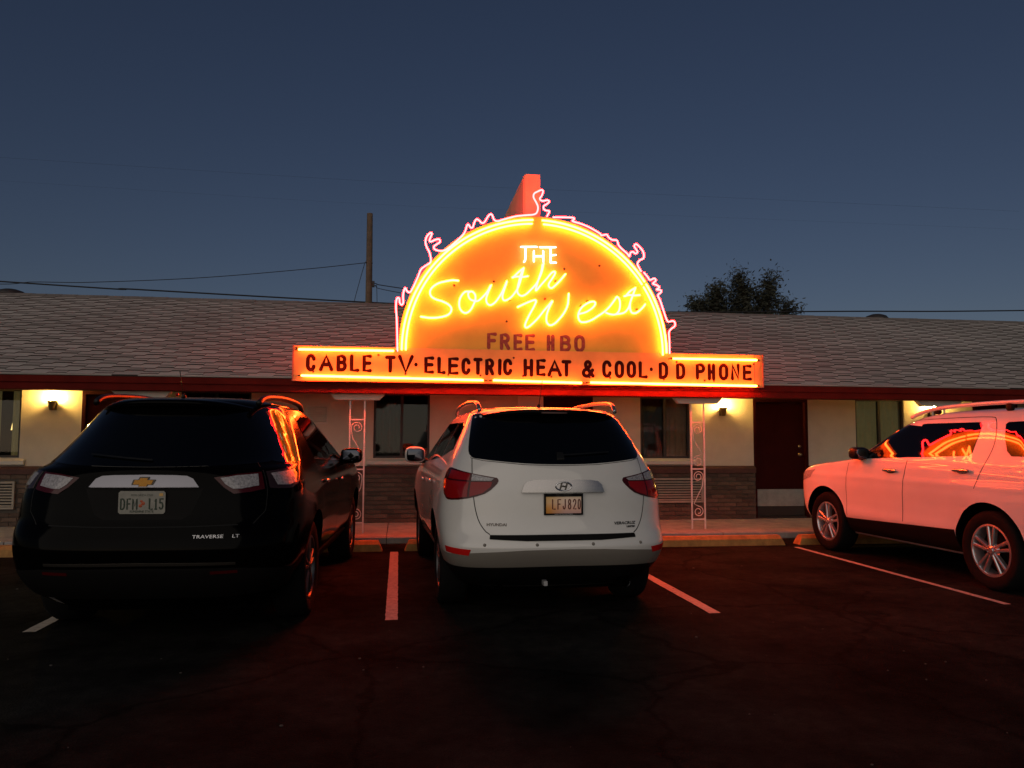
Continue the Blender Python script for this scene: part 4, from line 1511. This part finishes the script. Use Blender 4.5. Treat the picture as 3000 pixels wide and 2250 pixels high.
# ------------------------------------------------------------------ white SUV, middle bay
wv = thing('parked_car', 'white SUV seen from behind, parked below the glowing sign', 'car', (1.30, 6.08, 0), R(2.0), 'cars parked facing the motel', local=True)
KV = [  # z, yr, yf, half width, rear depth, rear power, front depth, front power
    (0.24, .30, 4.55, .74, .50, 3.2, .60, 3.0), (0.33, .16, 4.70, .82, .50, 3.4, .60, 3.0), (0.44, .055, 4.80, .885, .50, 3.4, .62, 3.0), (0.55, .005, 4.84, .920, .52, 3.3, .65, 3.0),
    (0.585, .000, 4.84, .925, .52, 3.3, .65, 3.0), (0.64, .022, 4.83, .930, .53, 3.2, .65, 3.0), (0.70, .055, 4.82, .935, .54, 3.1, .65, 3.0), (0.80, .075, 4.80, .938, .55, 3.0, .65, 3.0), (0.95, .088, 4.72, .935, .56, 3.0, .65, 3.0),
    (1.03, .095, 4.55, .925, .57, 3.0, .65, 3.2), (1.09, .105, 4.25, .912, .58, 2.9, .60, 3.6), (1.15, .118, 3.85, .892, .58, 2.9, .55, 3.6), (1.20, .135, 3.62, .868, .58, 2.9, .50, 3.0), (1.28, .185, 3.45, .832, .57, 3.0, .50, 3.0),
    (1.40, .285, 3.20, .775, .56, 3.2, .50, 3.0), (1.52, .385, 2.93, .715, .55, 3.4, .50, 3.0), (1.60, .450, 2.72, .675, .55, 3.4, .50, 3.0), (1.645, .50, 2.57, .645, .55, 3.3, .50, 3.0), (1.68, .58, 2.40, .60, .55, 3.0, .50, 3.0),
    (1.705, .78, 2.15, .50, .5, 2.8, .5, 2.8), (1.722, 1.05, 1.9, .33, .4, 2.4, .4, 2.4), (1.728, 1.35, 1.6, .10, .12, 2.0, .12, 2.0)]
cv = Car(wv, KV, (0.98, 3.82), .368, 'paint_white', flare=.035)
rg = cv.patch('rear_window', 'rear', [(-.635, 1.64), (.635, 1.64), (.665, 1.56), (.715, 1.36), (.705, 1.285), (.62, 1.262), (.30, 1.232), (0, 1.224), (-.30, 1.232), (-.62, 1.262), (-.705, 1.285), (-.715, 1.36), (-.665, 1.56)], 'car_glass', off=.004, smooth_poly=3)
cv.patch('wiper_base', 'rear', [(-.03, 1.262), (.03, 1.262), (.025, 1.31), (-.025, 1.31)], 'car_trim', off=.02, thick=.02, parent=rg)
cv.ribbon('wiper', 'rear', [(0, 1.29), (.12, 1.295), (.42, 1.315)], 'car_trim', w=.014, off=.018, parent=rg)
sp = MB()
NSP = 24
vs, fs = [], []
for i in range(NSP + 1):
    t = -1 + 2 * i / NSP
    x = .58 * t
    sag = 1 - abs(t) ** 3
    y0 = cv.lip(x, 1.63) - .085 + .05 * abs(t) ** 6
    vs += [(x, y0 + .30, 1.650 + .048 * sag), (x, y0 + .04, 1.632 + .045 * sag), (x, y0, 1.615 + .042 * sag), (x, y0 + .02, 1.595 + .040 * sag), (x, y0 + .18, 1.600 + .03 * sag)]
for i in range(NSP):
    for k in range(4):
        fs.append((5 * i + k, 5 * i + k + 1, 5 * i + 6 + k, 5 * i + 5 + k))
sp.add(vs, fs)
sp.m = [0 if i % 4 == 0 else 1 for i in range(len(sp.f))]
spo = sp.build('spoiler', ['paint_white', 'paint_black'], wv, smooth=True)
MB().box(-.11, .11, .392, .40, 1.642, 1.654).build('brake_light', 'tail_deep', spo)
for s in (-1, 1):
    T = cv.patch('tail_light', 'wrap', [(s * a, b) for a, b in ((26.5, 1.118), (34, 1.142), (41, 1.166), (49, 1.190), (52, 1.172), (53, 1.10), (51, 1.02), (48, .952), (44, .938), (37, .955), (30.5, .995), (27, 1.055), (25.8, 1.095))], 'tail_deep', off=.006, thick=.012, deg=True, smooth_poly=2)
    cv.patch('red_lens', 'wrap', [(s * a, b) for a, b in ((28.2, 1.085), (36.3, 1.082), (36.3, .970), (31.5, .998), (28.5, 1.048))], 'tail_red', off=.009, thick=.008, deg=True, parent=T)
    cv.patch('red_lens', 'wrap', [(s * a, b) for a, b in ((37.2, 1.082), (50.5, 1.092), (50.0, 1.03), (47.0, .958), (43.6, .950), (37.2, .968))], 'tail_red', off=.009, thick=.008, deg=True, parent=T)
    cv.patch('clear_lens', 'wrap', [(s * a, b) for a, b in ((27.6, 1.112), (36.3, 1.143), (36.3, 1.092), (28.6, 1.094))], 'tail_clear', off=.009, thick=.008, deg=True, parent=T)
    cv.patch('clear_lens', 'wrap', [(s * a, b) for a, b in ((37.2, 1.146), (45.5, 1.168), (48.0, 1.172), (48.6, 1.105), (37.2, 1.094))], 'tail_clear' if s > 0 else 'tail_red', off=.009, thick=.008, deg=True, parent=T)
    cv.ribbon('panel_gap', 'rear', [(s * .70, 1.272), (s * .708, 1.15), (s * .702, .95), (s * .672, .80), (s * .625, .715), (s * .585, .682)], w=.007, k=4)
    cv.patch('reflector', 'wrap', [(s * a, b) for a, b in ((33.5, .568), (45.5, .580), (45.0, .535), (34.5, .522))], 'reflector_red', off=.006, thick=.008, deg=True)
    for xx in (.225, .63):
        l, n = cv.hit('rear', s * xx, .605)
        MB().lathe([(0, -.004), (.011, -.004), (.014, 0.004)], tuple(l), 'y', 14).build('parking_sensor', 'cladding_grey', wv, smooth=True)
    wheel(wv, s * .80, .98, .368, .245, 'dark')
    wheel(wv, s * .80, 3.82, .368, .245, 'dark')
    sd_ = 'left' if s < 0 else 'right'
    q1 = cv.patch('side_window', sd_, [(.78, 1.335), (1.42, 1.262), (1.42, 1.575), (1.00, 1.572), (.86, 1.54)], 'car_glass', off=.003)
    cv.patch('side_window', sd_, [(1.47, 1.255), (2.42, 1.205), (2.42, 1.585), (1.47, 1.578)], 'car_glass', off=.003)
    cv.patch('side_window', sd_, [(2.49, 1.202), (3.36, 1.165), (3.40, 1.185), (2.90, 1.49), (2.72, 1.565), (2.49, 1.583)], 'car_glass', off=.003)
    cv.ribbon('panel_gap', sd_, [(2.45, 1.20), (2.46, .9), (2.46, .42)])
    cv.ribbon('panel_gap', sd_, [(1.40, 1.25), (1.36, .95), (1.42, .75)], k=3)
    cv.ribbon('panel_gap', sd_, [(3.42, 1.15), (3.46, .8), (3.46, .42)])
    cv.patch('sill_cladding', sd_, [(1.40, .29), (3.38, .29), (3.40, .42), (1.38, .42)], 'cladding_grey', off=.010, thick=.02)
    for yy, zz in ((1.62, 1.03), (2.62, 1.0)):
        l, n = cv.hit(sd_, yy, zz)
        MB().sellip((l.x + s * .022, yy, zz), .014, .085, .016, .7, 14, 8).build('door_handle', 'paint_white', wv, smooth=True)
    side_mirror(wv, s, .90, 3.12, 1.245, 'paint_white', .118, .08, .092)
    roof_rail(wv, s, [(.60, .62, 1.668), (.605, .70, 1.722), (.61, .92, 1.752), (.61, 1.5, 1.765), (.605, 2.15, 1.745), (.60, 2.42, 1.69)], .019, 'garnish_silver')
    ex = MB().lathe([(.036, 0), (.036, .14), (.031, .14), (.031, .01), (.036, 0)], (s * .52, .10, .285), 'y', 20)
    ex.build('exhaust_pipe', 'chrome', wv, smooth=True)
cv.ribbon('panel_gap', 'rear', [(-.705, 1.285), (-.71, 1.272), (-.62, 1.252), (-.30, 1.222), (0, 1.214), (.30, 1.222), (.62, 1.252), (.71, 1.272)], w=.005)
cv.patch('step_pad', 'rear', [(-.585, .676), (.585, .676), (.59, .648), (.30, .634), (-.30, .634), (-.59, .648)], 'cladding_dark', off=.010, thick=.02)
cv.patch('bumper_cladding', 'wrap', [(-56, .535), (-44, .522), (-30, .548), (-15, .566), (0, .570), (15, .566), (30, .548), (44, .522), (56, .535), (56, .43), (38, .425), (15, .432), (0, .434), (-15, .432), (-38, .425), (-56, .43)], 'cladding_grey', off=.004, thick=.01, deg=True)
cv.patch('valance', 'wrap', [(-60, .432), (-40, .424), (0, .432), (40, .424), (60, .432), (60, .25), (-60, .25)], 'cladding_dark', off=.005, thick=.01, deg=True)
MB().box(-.6, .6, .40, 4.3, .20, .34).build('underbody', 'well', wv)
# garnish over the plate with oval emblem
gn = cv.patch('garnish', 'rear', [(-.335, 1.004), (-.315, 1.062), (-.285, 1.088), (-.22, 1.099), (0, 1.103), (.22, 1.099), (.285, 1.088), (.315, 1.062), (.335, 1.004)], 'garnish_silver', off=.030, thick=.036)
l, n = cv.hit('rear', 0, 1.054)
em = MB()
em.tube([(.064 * math.cos(a), l.y - .035, 1.054 + .034 * math.sin(a)) for a in [2 * PI * i / 28 for i in range(29)]], .0055, 8)
em.build('emblem', 'chrome', gn, smooth=True)
hm = MB()
for st in ([(-.030, -.024), (-.014, .024)], [(.014, -.024), (.030, .024)], [(-.022, -.004), (-.004, .003), (.006, -.002), (.022, .004)]):
    hm.stroke(catmull([(a, 1.054 + b) for a, b in st], 4), l.y - .036, .0055, .004, n=8)
hm.build('emblem_letter', 'badge', gn, smooth=True)
l, n = cv.hit('rear', 0, .91)
py = l.y - .016
pl = plate(wv, 0, py, .912, .300, .150, 'plate_sunset')
tag(pl, label='yellow and red license plate reading LFJ820')
pf = MB()
for a, b, c, d in ((-.158, .158, .974, .998), (-.158, .158, .829, .842), (-.158, -.144, .842, .974), (.144, .158, .842, .974)):
    pf.box(a, b, py - .006, py + .006, c, d)
pf.build('plate_frame', 'cladding_dark', pl)
flat_text(pl, 'LAND OF ENCHANTMENT', .0, py - .0062, .8355, .014, 'badge_light', sx=.9)
flat_text(pl, 'NEW MEXICO', .0, py - .0062, .986, .020, 'badge', sx=1.0)
plate_text(pl, [('L', -.094, -.064), ('F', -.051, -.022), ('J', -.009, .022), ('8', .034, .063), ('2', .075, .104), ('0', .114, .140)], py, .876, .950, 'plate_brown', .0046)
cv.lettering('HYUNDAI', -.53, .755, .030, 'badge', sx=1.15, bold=.0012)
cv.lettering('VERACRUZ', .51, .756, .031, 'badge', sx=1.2, shear=.25, bold=.0010)
cv.lettering('LIMITED', .565, .728, .017, 'badge', sx=1.25, bold=.0012)
MB().box(-.165, -.135, .045, .12, .285, .32).build('hitch_plug', 'badge_light', wv)
MB().tube([(0.0, 1.02, 1.715), (0, 1.0, 1.745)], .016, 10, radii=[.022, .012]).build('antenna_base', 'car_trim', wv, smooth=True)
MB().tube([(0, 1.0, 1.745), (.012, .92, 1.955)], .0035, 6).build('antenna', 'car_trim', wv, smooth=True)

# ------------------------------------------------------------------ black SUV, bay on the left
bv = thing('parked_car', 'glossy black SUV with chrome bar and amber neon reflections, seen from behind', 'car', (-1.71, 5.58, 0), R(-2.8), 'cars parked facing the motel', local=True)
KT = [
    (0.24, .32, 4.85, .78, .55, 3.0, .60, 3.0), (0.34, .16, 5.02, .87, .55, 3.1, .60, 3.0), (0.45, .06, 5.12, .93, .56, 3.1, .62, 3.0), (0.56, .010, 5.16, .965, .58, 3.0, .65, 3.0),
    (0.66, .000, 5.17, .980, .58, 3.0, .65, 3.0), (0.74, .010, 5.17, .988, .60, 3.0, .65, 3.0), (0.80, .035, 5.16, .990, .60, 3.0, .65, 3.0), (0.86, .060, 5.14, .990, .60, 2.9, .65, 3.0), (0.98, .075, 5.08, .985, .62, 2.9, .65, 3.0),
    (1.08, .085, 4.95, .970, .64, 2.8, .65, 3.2), (1.15, .100, 4.65, .950, .66, 2.7, .60, 3.6), (1.20, .125, 4.15, .925, .68, 2.7, .55, 3.6), (1.24, .155, 3.80, .902, .80, 2.5, .50, 3.0), (1.32, .220, 3.62, .862, .86, 2.4, .50, 3.0),
    (1.44, .325, 3.36, .802, .90, 2.4, .50, 3.0), (1.55, .415, 3.10, .742, .90, 2.4, .50, 3.0), (1.63, .485, 2.90, .695, .88, 2.4, .50, 3.0), (1.67, .53, 2.75, .665, .84, 2.4, .50, 3.0), (1.71, .62, 2.55, .61, .75, 2.4, .50, 3.0),
    (1.738, .84, 2.3, .50, .5, 2.6, .5, 2.8), (1.755, 1.15, 2.0, .33, .4, 2.4, .4, 2.4), (1.762, 1.45, 1.7, .10, .12, 2.0, .12, 2.0)]
ct = Car(bv, KT, (1.12, 4.14), .382, 'paint_black', flare=.03)
rg = ct.patch('rear_window', 'rear', [(-.66, 1.655), (0, 1.675), (.66, 1.655), (.71, 1.55), (.80, 1.33), (.79, 1.265), (.55, 1.235), (0, 1.222), (-.55, 1.235), (-.79, 1.265), (-.80, 1.33), (-.71, 1.55)], 'car_glass', off=.004, smooth_poly=3)
ct.ribbon('wiper', 'rear', [(.02, 1.262), (-.15, 1.275), (-.42, 1.30)], 'car_trim', w=.014, off=.016, parent=rg)
sp = MB()
vs, fs = [], []
for i in range(NSP + 1):
    t = -1 + 2 * i / NSP
    x = .56 * t
    sag = 1 - abs(t) ** 3
    y0 = ct.lip(x, 1.65) - .085 + .05 * abs(t) ** 6
    vs += [(x, y0 + .34, 1.668 + .060 * sag), (x, y0 + .05, 1.655 + .050 * sag), (x, y0, 1.638 + .045 * sag), (x, y0 + .02, 1.618 + .042 * sag), (x, y0 + .20, 1.63 + .03 * sag)]
for i in range(NSP):
    for k in range(4):
        fs.append((5 * i + k, 5 * i + k + 1, 5 * i + 6 + k, 5 * i + 5 + k))
spo = sp.add(vs, fs).build('spoiler', 'paint_black', bv, smooth=True)
MB().sellip((0.03, .60, 1.748), .012, .02, .014, .9, 12, 8).build('brake_light', 'tail_red', spo, smooth=True)
for s in (-1, 1):
    T = ct.patch('tail_light', 'wrap', [(s * a, b) for a, b in ((22.6, 1.150), (30, 1.172), (38.2, 1.184), (38.2, 1.068), (33.5, 1.050), (28.5, 1.040), (25.5, 1.085))], 'tail_deep', off=.006, thick=.012, deg=True)
    ct.patch('clear_lens', 'wrap', [(s * a, b) for a, b in ((24.6, 1.146), (30, 1.162), (36.8, 1.170), (36.4, 1.092), (31.0, 1.074), (28.2, 1.074), (26.0, 1.105))], 'tail_clear', off=.009, thick=.008, deg=True, parent=T)
    T = ct.patch('tail_light', 'wrap', [(s * a, b) for a, b in ((40.0, 1.186), (46, 1.196), (54.5, 1.206), (55.5, 1.16), (54.0, 1.092), (49, 1.066), (43, 1.068), (40.0, 1.074))], 'tail_smoke', off=.006, thick=.012, deg=True)
    ct.patch('clear_lens', 'wrap', [(s * a, b) for a, b in ((41.5, 1.172), (46, 1.180), (52.5, 1.188), (52.6, 1.112), (48.5, 1.088), (43.0, 1.092))], 'tail_clear', off=.009, thick=.008, deg=True, parent=T)
    ct.ribbon('panel_gap', 'wrap', [(s * 39.1, 1.26), (s * 39.1, 1.06), (s * 38.0, .92), (s * 34, .835)], w=.007, deg=True)
    ct.patch('reflector', 'rear', [(s * .46, .528), (s * .63, .532), (s * .63, .512), (s * .46, .508)], 'tail_deep', off=.006)
    wheel(bv, s * .845, 1.12, .382, .255, 'dark')
    wheel(bv, s * .845, 4.14, .382, .255, 'dark')
    sd_ = 'left' if s < 0 else 'right'
    ct.patch('quarter_window', 'wrap', [(s * a, b) for a, b in ((44.5, 1.30), (47, 1.255), (58, 1.240), (70, 1.250), (80, 1.28), (86, 1.36), (86, 1.60), (72, 1.645), (58, 1.648), (47.0, 1.62), (44.6, 1.47))], 'car_glass', off=.004, deg=True, smooth_poly=2)
    ct.patch('side_window', sd_, [(1.62, 1.262), (2.56, 1.228), (2.56, 1.615), (1.62, 1.628)], 'car_glass', off=.003)
    ct.patch('side_window', sd_, [(2.63, 1.225), (3.52, 1.195), (3.56, 1.215), (3.05, 1.52), (2.85, 1.598), (2.63, 1.612)], 'car_glass', off=.003)
    ct.ribbon('panel_gap', sd_, [(2.60, 1.22), (2.62, .9), (2.62, .45)])
    ct.ribbon('panel_gap', sd_, [(1.55, 1.25), (1.50, .95), (1.60, .75)], k=3)
    ct.ribbon('panel_gap', sd_, [(3.58, 1.18), (3.62, .8), (3.62, .45)])
    ct.ribbon('belt_trim', sd_, [(1.55, 1.250), (2.6, 1.215), (3.55, 1.185)], 'chrome', w=.012, off=.005)
    ct.patch('sill_cladding', sd_, [(1.56, .29), (3.70, .29), (3.72, .42), (1.54, .42)], 'cladding_dark', off=.010, thick=.02)
    for yy, zz in ((1.78, 1.05), (2.78, 1.02)):
        l, n = ct.hit(sd_, yy, zz)
        MB().sellip((l.x + s * .022, yy, zz), .014, .085, .016, .7, 14, 8).build('door_handle', 'chrome', bv, smooth=True)
    side_mirror(bv, s, .93, 3.30, 1.240, 'paint_black', .118, .085, .084)
    roof_rail(bv, s, [(.60, .72, 1.690), (.605, .82, 1.725), (.61, 1.05, 1.752), (.61, 1.7, 1.772), (.605, 2.4, 1.755), (.60, 2.65, 1.70)], .024, 'car_trim')
ct.ribbon('panel_gap', 'rear', [(-.62, .832), (-.3, .824), (0, .822), (.3, .824), (.62, .832)], w=.008)
ct.patch('bumper_cladding', 'wrap', [(-52, .50), (-30, .545), (0, .555), (30, .545), (52, .50), (52, .36), (30, .33), (0, .33), (-30, .33), (-52, .36)], 'cladding_dark', off=.004, thick=.01, deg=True)
ct.patch('bumper_trim', 'rear', [(-.62, .585), (0, .592), (.62, .585), (.62, .568), (0, .572), (-.62, .568)], 'badge', off=.005, thick=.01)
MB().box(-.62, .62, .45, 4.5, .20, .34).build('underbody', 'well', bv)
rc = ct.patch('plate_recess', 'rear', [(-.385, 1.078), (.385, 1.078), (.315, .905), (.255, .872), (-.255, .872), (-.315, .905)], 'cladding_dark', off=.002, thick=.004)
gb = ct.patch('chrome_bar', 'rear', [(-.355, 1.086), (-.315, 1.138), (-.275, 1.155), (-.20, 1.160), (0, 1.163), (.20, 1.160), (.275, 1.155), (.315, 1.138), (.355, 1.086)], 'chrome_bar', off=.028, thick=.034)
l, n = ct.hit('rear', 0, 1.124)
bow = [(-.070, -.017), (-.026, -.017), (-.033, -.034), (.020, -.034), (.030, -.017), (.058, -.017), (.070, .016), (.026, .016), (.033, .032), (-.020, .032), (-.030, .016), (-.058, .016)]
MB().prism_y([(a * 1.12, 1.124 + b * 1.12) for a, b in bow], l.y - .034, l.y - .02).build('emblem_rim', 'badge', gb)
MB().prism_y([(a * .93, 1.124 + b * .86) for a, b in bow], l.y - .037, l.y - .03).build('emblem', 'gold', gb)
l, n = ct.hit('rear', 0, .985)
py = l.y - .014
pl = plate(bv, -.005, py, .988, .305, .153, 'plate_white')
tag(pl, label='pale license plate with orange motif reading DFM L15')
plate_text(pl, [('D', -.146, -.113), ('F', -.105, -.076), ('M', -.068, -.032), ('L', .040, .068), ('1', .074, .098), ('5', .106, .138)], py, .944, 1.012, 'plate_green', .0050)
og = MB()
for (a, b, c) in ((-.014, .966, .012), (.003, .982, .013), (-.008, .996, .009)):
    og.lathe([(0, -.0018), (c * .7, -.0015), (c, 0)], (a, py, b), 'y', 14)
og.build('orange_motif', 'plate_orange', pl, smooth=True)
flat_text(pl, 'SUNSHINE STATE', -.005, py - .0012, .927, .020, 'plate_green', bold=.0005)
flat_text(pl, 'MYFLORIDA.COM', -.005, py - .0012, 1.036, .018, 'plate_green')
MB().box(.108, .132, py - .0015, py - .0004, 1.030, 1.050).build('sticker', 'plate_yellow', pl)
ct.lettering('TRAVERSE', .44, .758, .030, 'badge_light', sx=1.45)
ct.lettering('LT', .615, .758, .030, 'badge_light', sx=1.4)
MB().tube([(-.03, .95, 1.738), (-.03, .93, 1.772)], .016, 10, radii=[.022, .012]).build('antenna_base', 'car_trim', bv, smooth=True)
MB().tube([(-.03, .93, 1.772), (-.035, .84, 1.95)], .0035, 6).build('antenna', 'car_trim', bv, smooth=True)

# ------------------------------------------------------------------ white SUV at the right, side on
ev = thing('parked_car', 'white SUV with roof rails at right edge, flank lit pink by neon', 'car', (6.62, 5.90, 0), R(1.5), 'cars parked facing the motel', local=True)
KX = [
    (0.27, .28, 4.34, .84, .45, 3.6, .50, 3.2), (0.36, .12, 4.50, .915, .45, 3.8, .50, 3.2), (0.48, .04, 4.58, .960, .45, 3.8, .50, 3.2), (0.60, .005, 4.62, .980, .45, 3.8, .50, 3.2),
    (0.72, .02, 4.63, .990, .45, 3.8, .50, 3.2), (0.85, .05, 4.63, .990, .46, 3.6, .50, 3.2), (0.95, .06, 4.62, .985, .46, 3.6, .50, 3.2), (1.02, .07, 4.57, .978, .46, 3.6, .50, 3.4),
    (1.08, .08, 4.42, .970, .46, 3.6, .50, 3.8), (1.125, .09, 4.12, .962, .46, 3.6, .50, 4.2), (1.160, .10, 3.80, .953, .46, 3.6, .50, 4.2), (1.195, .115, 3.52, 0.945, .46, 3.6, .50, 3.6), (1.26, .15, 3.33, 0.917, .46, 3.6, .45, 3.4),
    (1.36, .20, 3.14, 0.874, .46, 3.6, .45, 3.4), (1.48, .28, 2.92, 0.823, .46, 3.6, .45, 3.4), (1.58, .34, 2.72, 0.780, .46, 3.6, .45, 3.4), (1.66, .38, 2.52, 0.742, .46, 3.4, .45, 3.4), (1.705, .42, 2.36, 0.700, .46, 3.2, .45, 3.2),
    (1.735, .50, 2.18, 0.635, .46, 3.0, .45, 3.0), (1.757, .72, 1.95, .50, .44, 2.8, .44, 2.8), (1.770, 1.0, 1.7, .30, .3, 2.4, .3, 2.4), (1.775, 1.25, 1.5, .10, .12, 2.0, .12, 2.0)]


def xside(y, z):
    """flank sculpting: a shoulder line and a tucked lower door."""
    g = 0.0
    if 0.35 < z < 1.15:
        g -= 0.014 * math.exp(-((z - 0.70) / 0.13) ** 2) * (1 if 1.3 < y < 3.6 else 0.3)
        g += 0.010 * math.exp(-((z - 0.52) / 0.07) ** 2)
        g += 0.006 * math.exp(-((z - 0.985) / 0.035) ** 2)
    return g


cx_ = Car(ev, KX, (1.02, 3.80), .378, 'paint_white_warm', flare=.022, side=xside)
for s in (-1, 1):
    sd_ = 'left' if s < 0 else 'right'
    cx_.patch('side_window', sd_, [(3.12, 1.205), (2.27, 1.242), (2.17, 1.590), (2.40, 1.610), (2.55, 1.560), (2.80, 1.420), (3.10, 1.235)], 'car_glass', off=.004, step=.03)
    cx_.patch('side_window', sd_, [(2.20, 1.244), (1.33, 1.278), (1.285, 1.31), (1.275, 1.585), (1.31, 1.618), (2.10, 1.618)], 'car_glass', off=.004, step=.03)
    cx_.patch('window_pillar', sd_, [(2.265, 1.243), (2.205, 1.245), (2.105, 1.617), (2.165, 1.612)], 'car_glass', off=.0045)
    cx_.patch('quarter_window', sd_, [(.975, 1.59), (.95, 1.612), (.42, 1.622), (.38, 1.60), (.36, 1.32), (.40, 1.285), (.78, 1.285), (.85, 1.330), (.93, 1.455)], 'car_glass', off=.004, step=.03)
    cx_.ribbon('panel_gap', sd_, [(2.215, 1.21), (2.235, 1.0), (2.265, .75), (2.275, .53)], w=.010, k=4)
    cx_.ribbon('panel_gap', sd_, [(2.12, 1.665), (1.6, 1.672), (1.22, 1.668), (1.12, 1.64), (1.06, 1.50), (1.04, 1.38), (1.065, 1.24), (1.13, 1.08), (1.17, .96)], w=.008, k=4)
    cx_.ribbon('panel_gap', sd_, [(3.30, 1.15), (3.32, .9), (3.33, .50)], w=.007, k=3)
    cx_.ribbon('panel_gap', sd_, [(2.12, 1.665), (2.45, 1.655)], w=.006)
    cx_.patch('sill_cladding', sd_, [(3.36, .30), (1.47, .30), (1.47, .53), (1.60, .525), (3.20, .475), (3.36, .475)], 'cladding_dark', off=.006, thick=.012)
    for yy, zz in ((2.46, 1.090), (1.345, 1.130)):
        l, n = cx_.hit(sd_, yy, zz)
        h = MB().sellip((l.x + s * .026, yy, zz), .015, .125, .018, .7, 18, 10).build('door_handle', 'chrome', ev, smooth=True)
        MB().sellip((l.x - s * .004, yy + .01, zz - .012), .012, .09, .030, .8, 16, 8).build('handle_cup', 'car_trim', h, smooth=True)
    side_mirror(ev, s, .915, 3.02, 1.275, 'car_trim', .10, .10, .075)
    rl = roof_rail(ev, s, [(.69, 2.45, 1.695), (.675, 2.30, 1.745), (.665, 2.05, 1.785), (.655, 1.5, 1.808), (.65, .9, 1.808), (.66, .55, 1.785), (.67, .38, 1.72)], .022, 'paint_white_warm')
    for yy in (2.06, 1.05):
        MB().sellip((s * .655, yy, 1.765), .018, .05, .045, .7, 14, 8).build('foot', 'cladding_dark', rl, smooth=True)
    wheel(ev, s * .855, 1.02, .378, .25, 'double')
    wheel(ev, s * .855, 3.80, .378, .25, 'double')
    cx_.patch('headlight', 'front' if False else sd_, [(4.14, .94), (4.36, .88), (4.40, .96), (4.26, 1.02), (4.04, 1.045)], 'tail_clear', off=.004)
    cx_.patch('tail_light', sd_, [(.07 + .12, .93), (.40, .95), (.36, 1.12), (.20, 1.14)], 'tail_red', off=.004)
    cx_.patch('fender_badge', sd_, [(3.36, 1.02), (3.56, 1.02), (3.56, 1.05), (3.36, 1.05)], 'chrome', off=.004) if False else None
MB().box(-.62, .62, .22, 4.3, .24, .34).build('underbody', 'well', ev)
cx_.patch('rear_window', 'rear', [(-.68, 1.63), (.68, 1.63), (.76, 1.35), (.74, 1.25), (-.74, 1.25), (-.76, 1.35)], 'car_glass', off=.004)
cx_.patch('windshield', 'front', [(-.70, 1.64), (.70, 1.64), (.80, 1.30), (.76, 1.225), (-.76, 1.225), (-.80, 1.30)], 'car_glass', off=.004)
cx_.patch('license_plate', 'rear', [(-.15, .80), (.15, .80), (.15, .95), (-.15, .95)], 'plate_white', off=.006)
for c in (cv, ct):
    zt = 1.60 if c is cv else 1.63
    c.patch('windshield', 'front', [(-.64, zt - .02), (.64, zt - .02), (.74, 1.32), (.72, 1.25), (-.72, 1.25), (-.74, 1.32)], 'car_glass', off=.004)
    for s in (-1, 1):
        c.patch('headlight', 'front', [(s * .45, .82), (s * .78, .86), (s * .80, .95), (s * .55, .92)], 'tail_clear', off=.004)
    c.patch('grille', 'front', [(-.35, .66), (.35, .66), (.40, .86), (-.40, .86)], 'cladding_dark', off=.004)
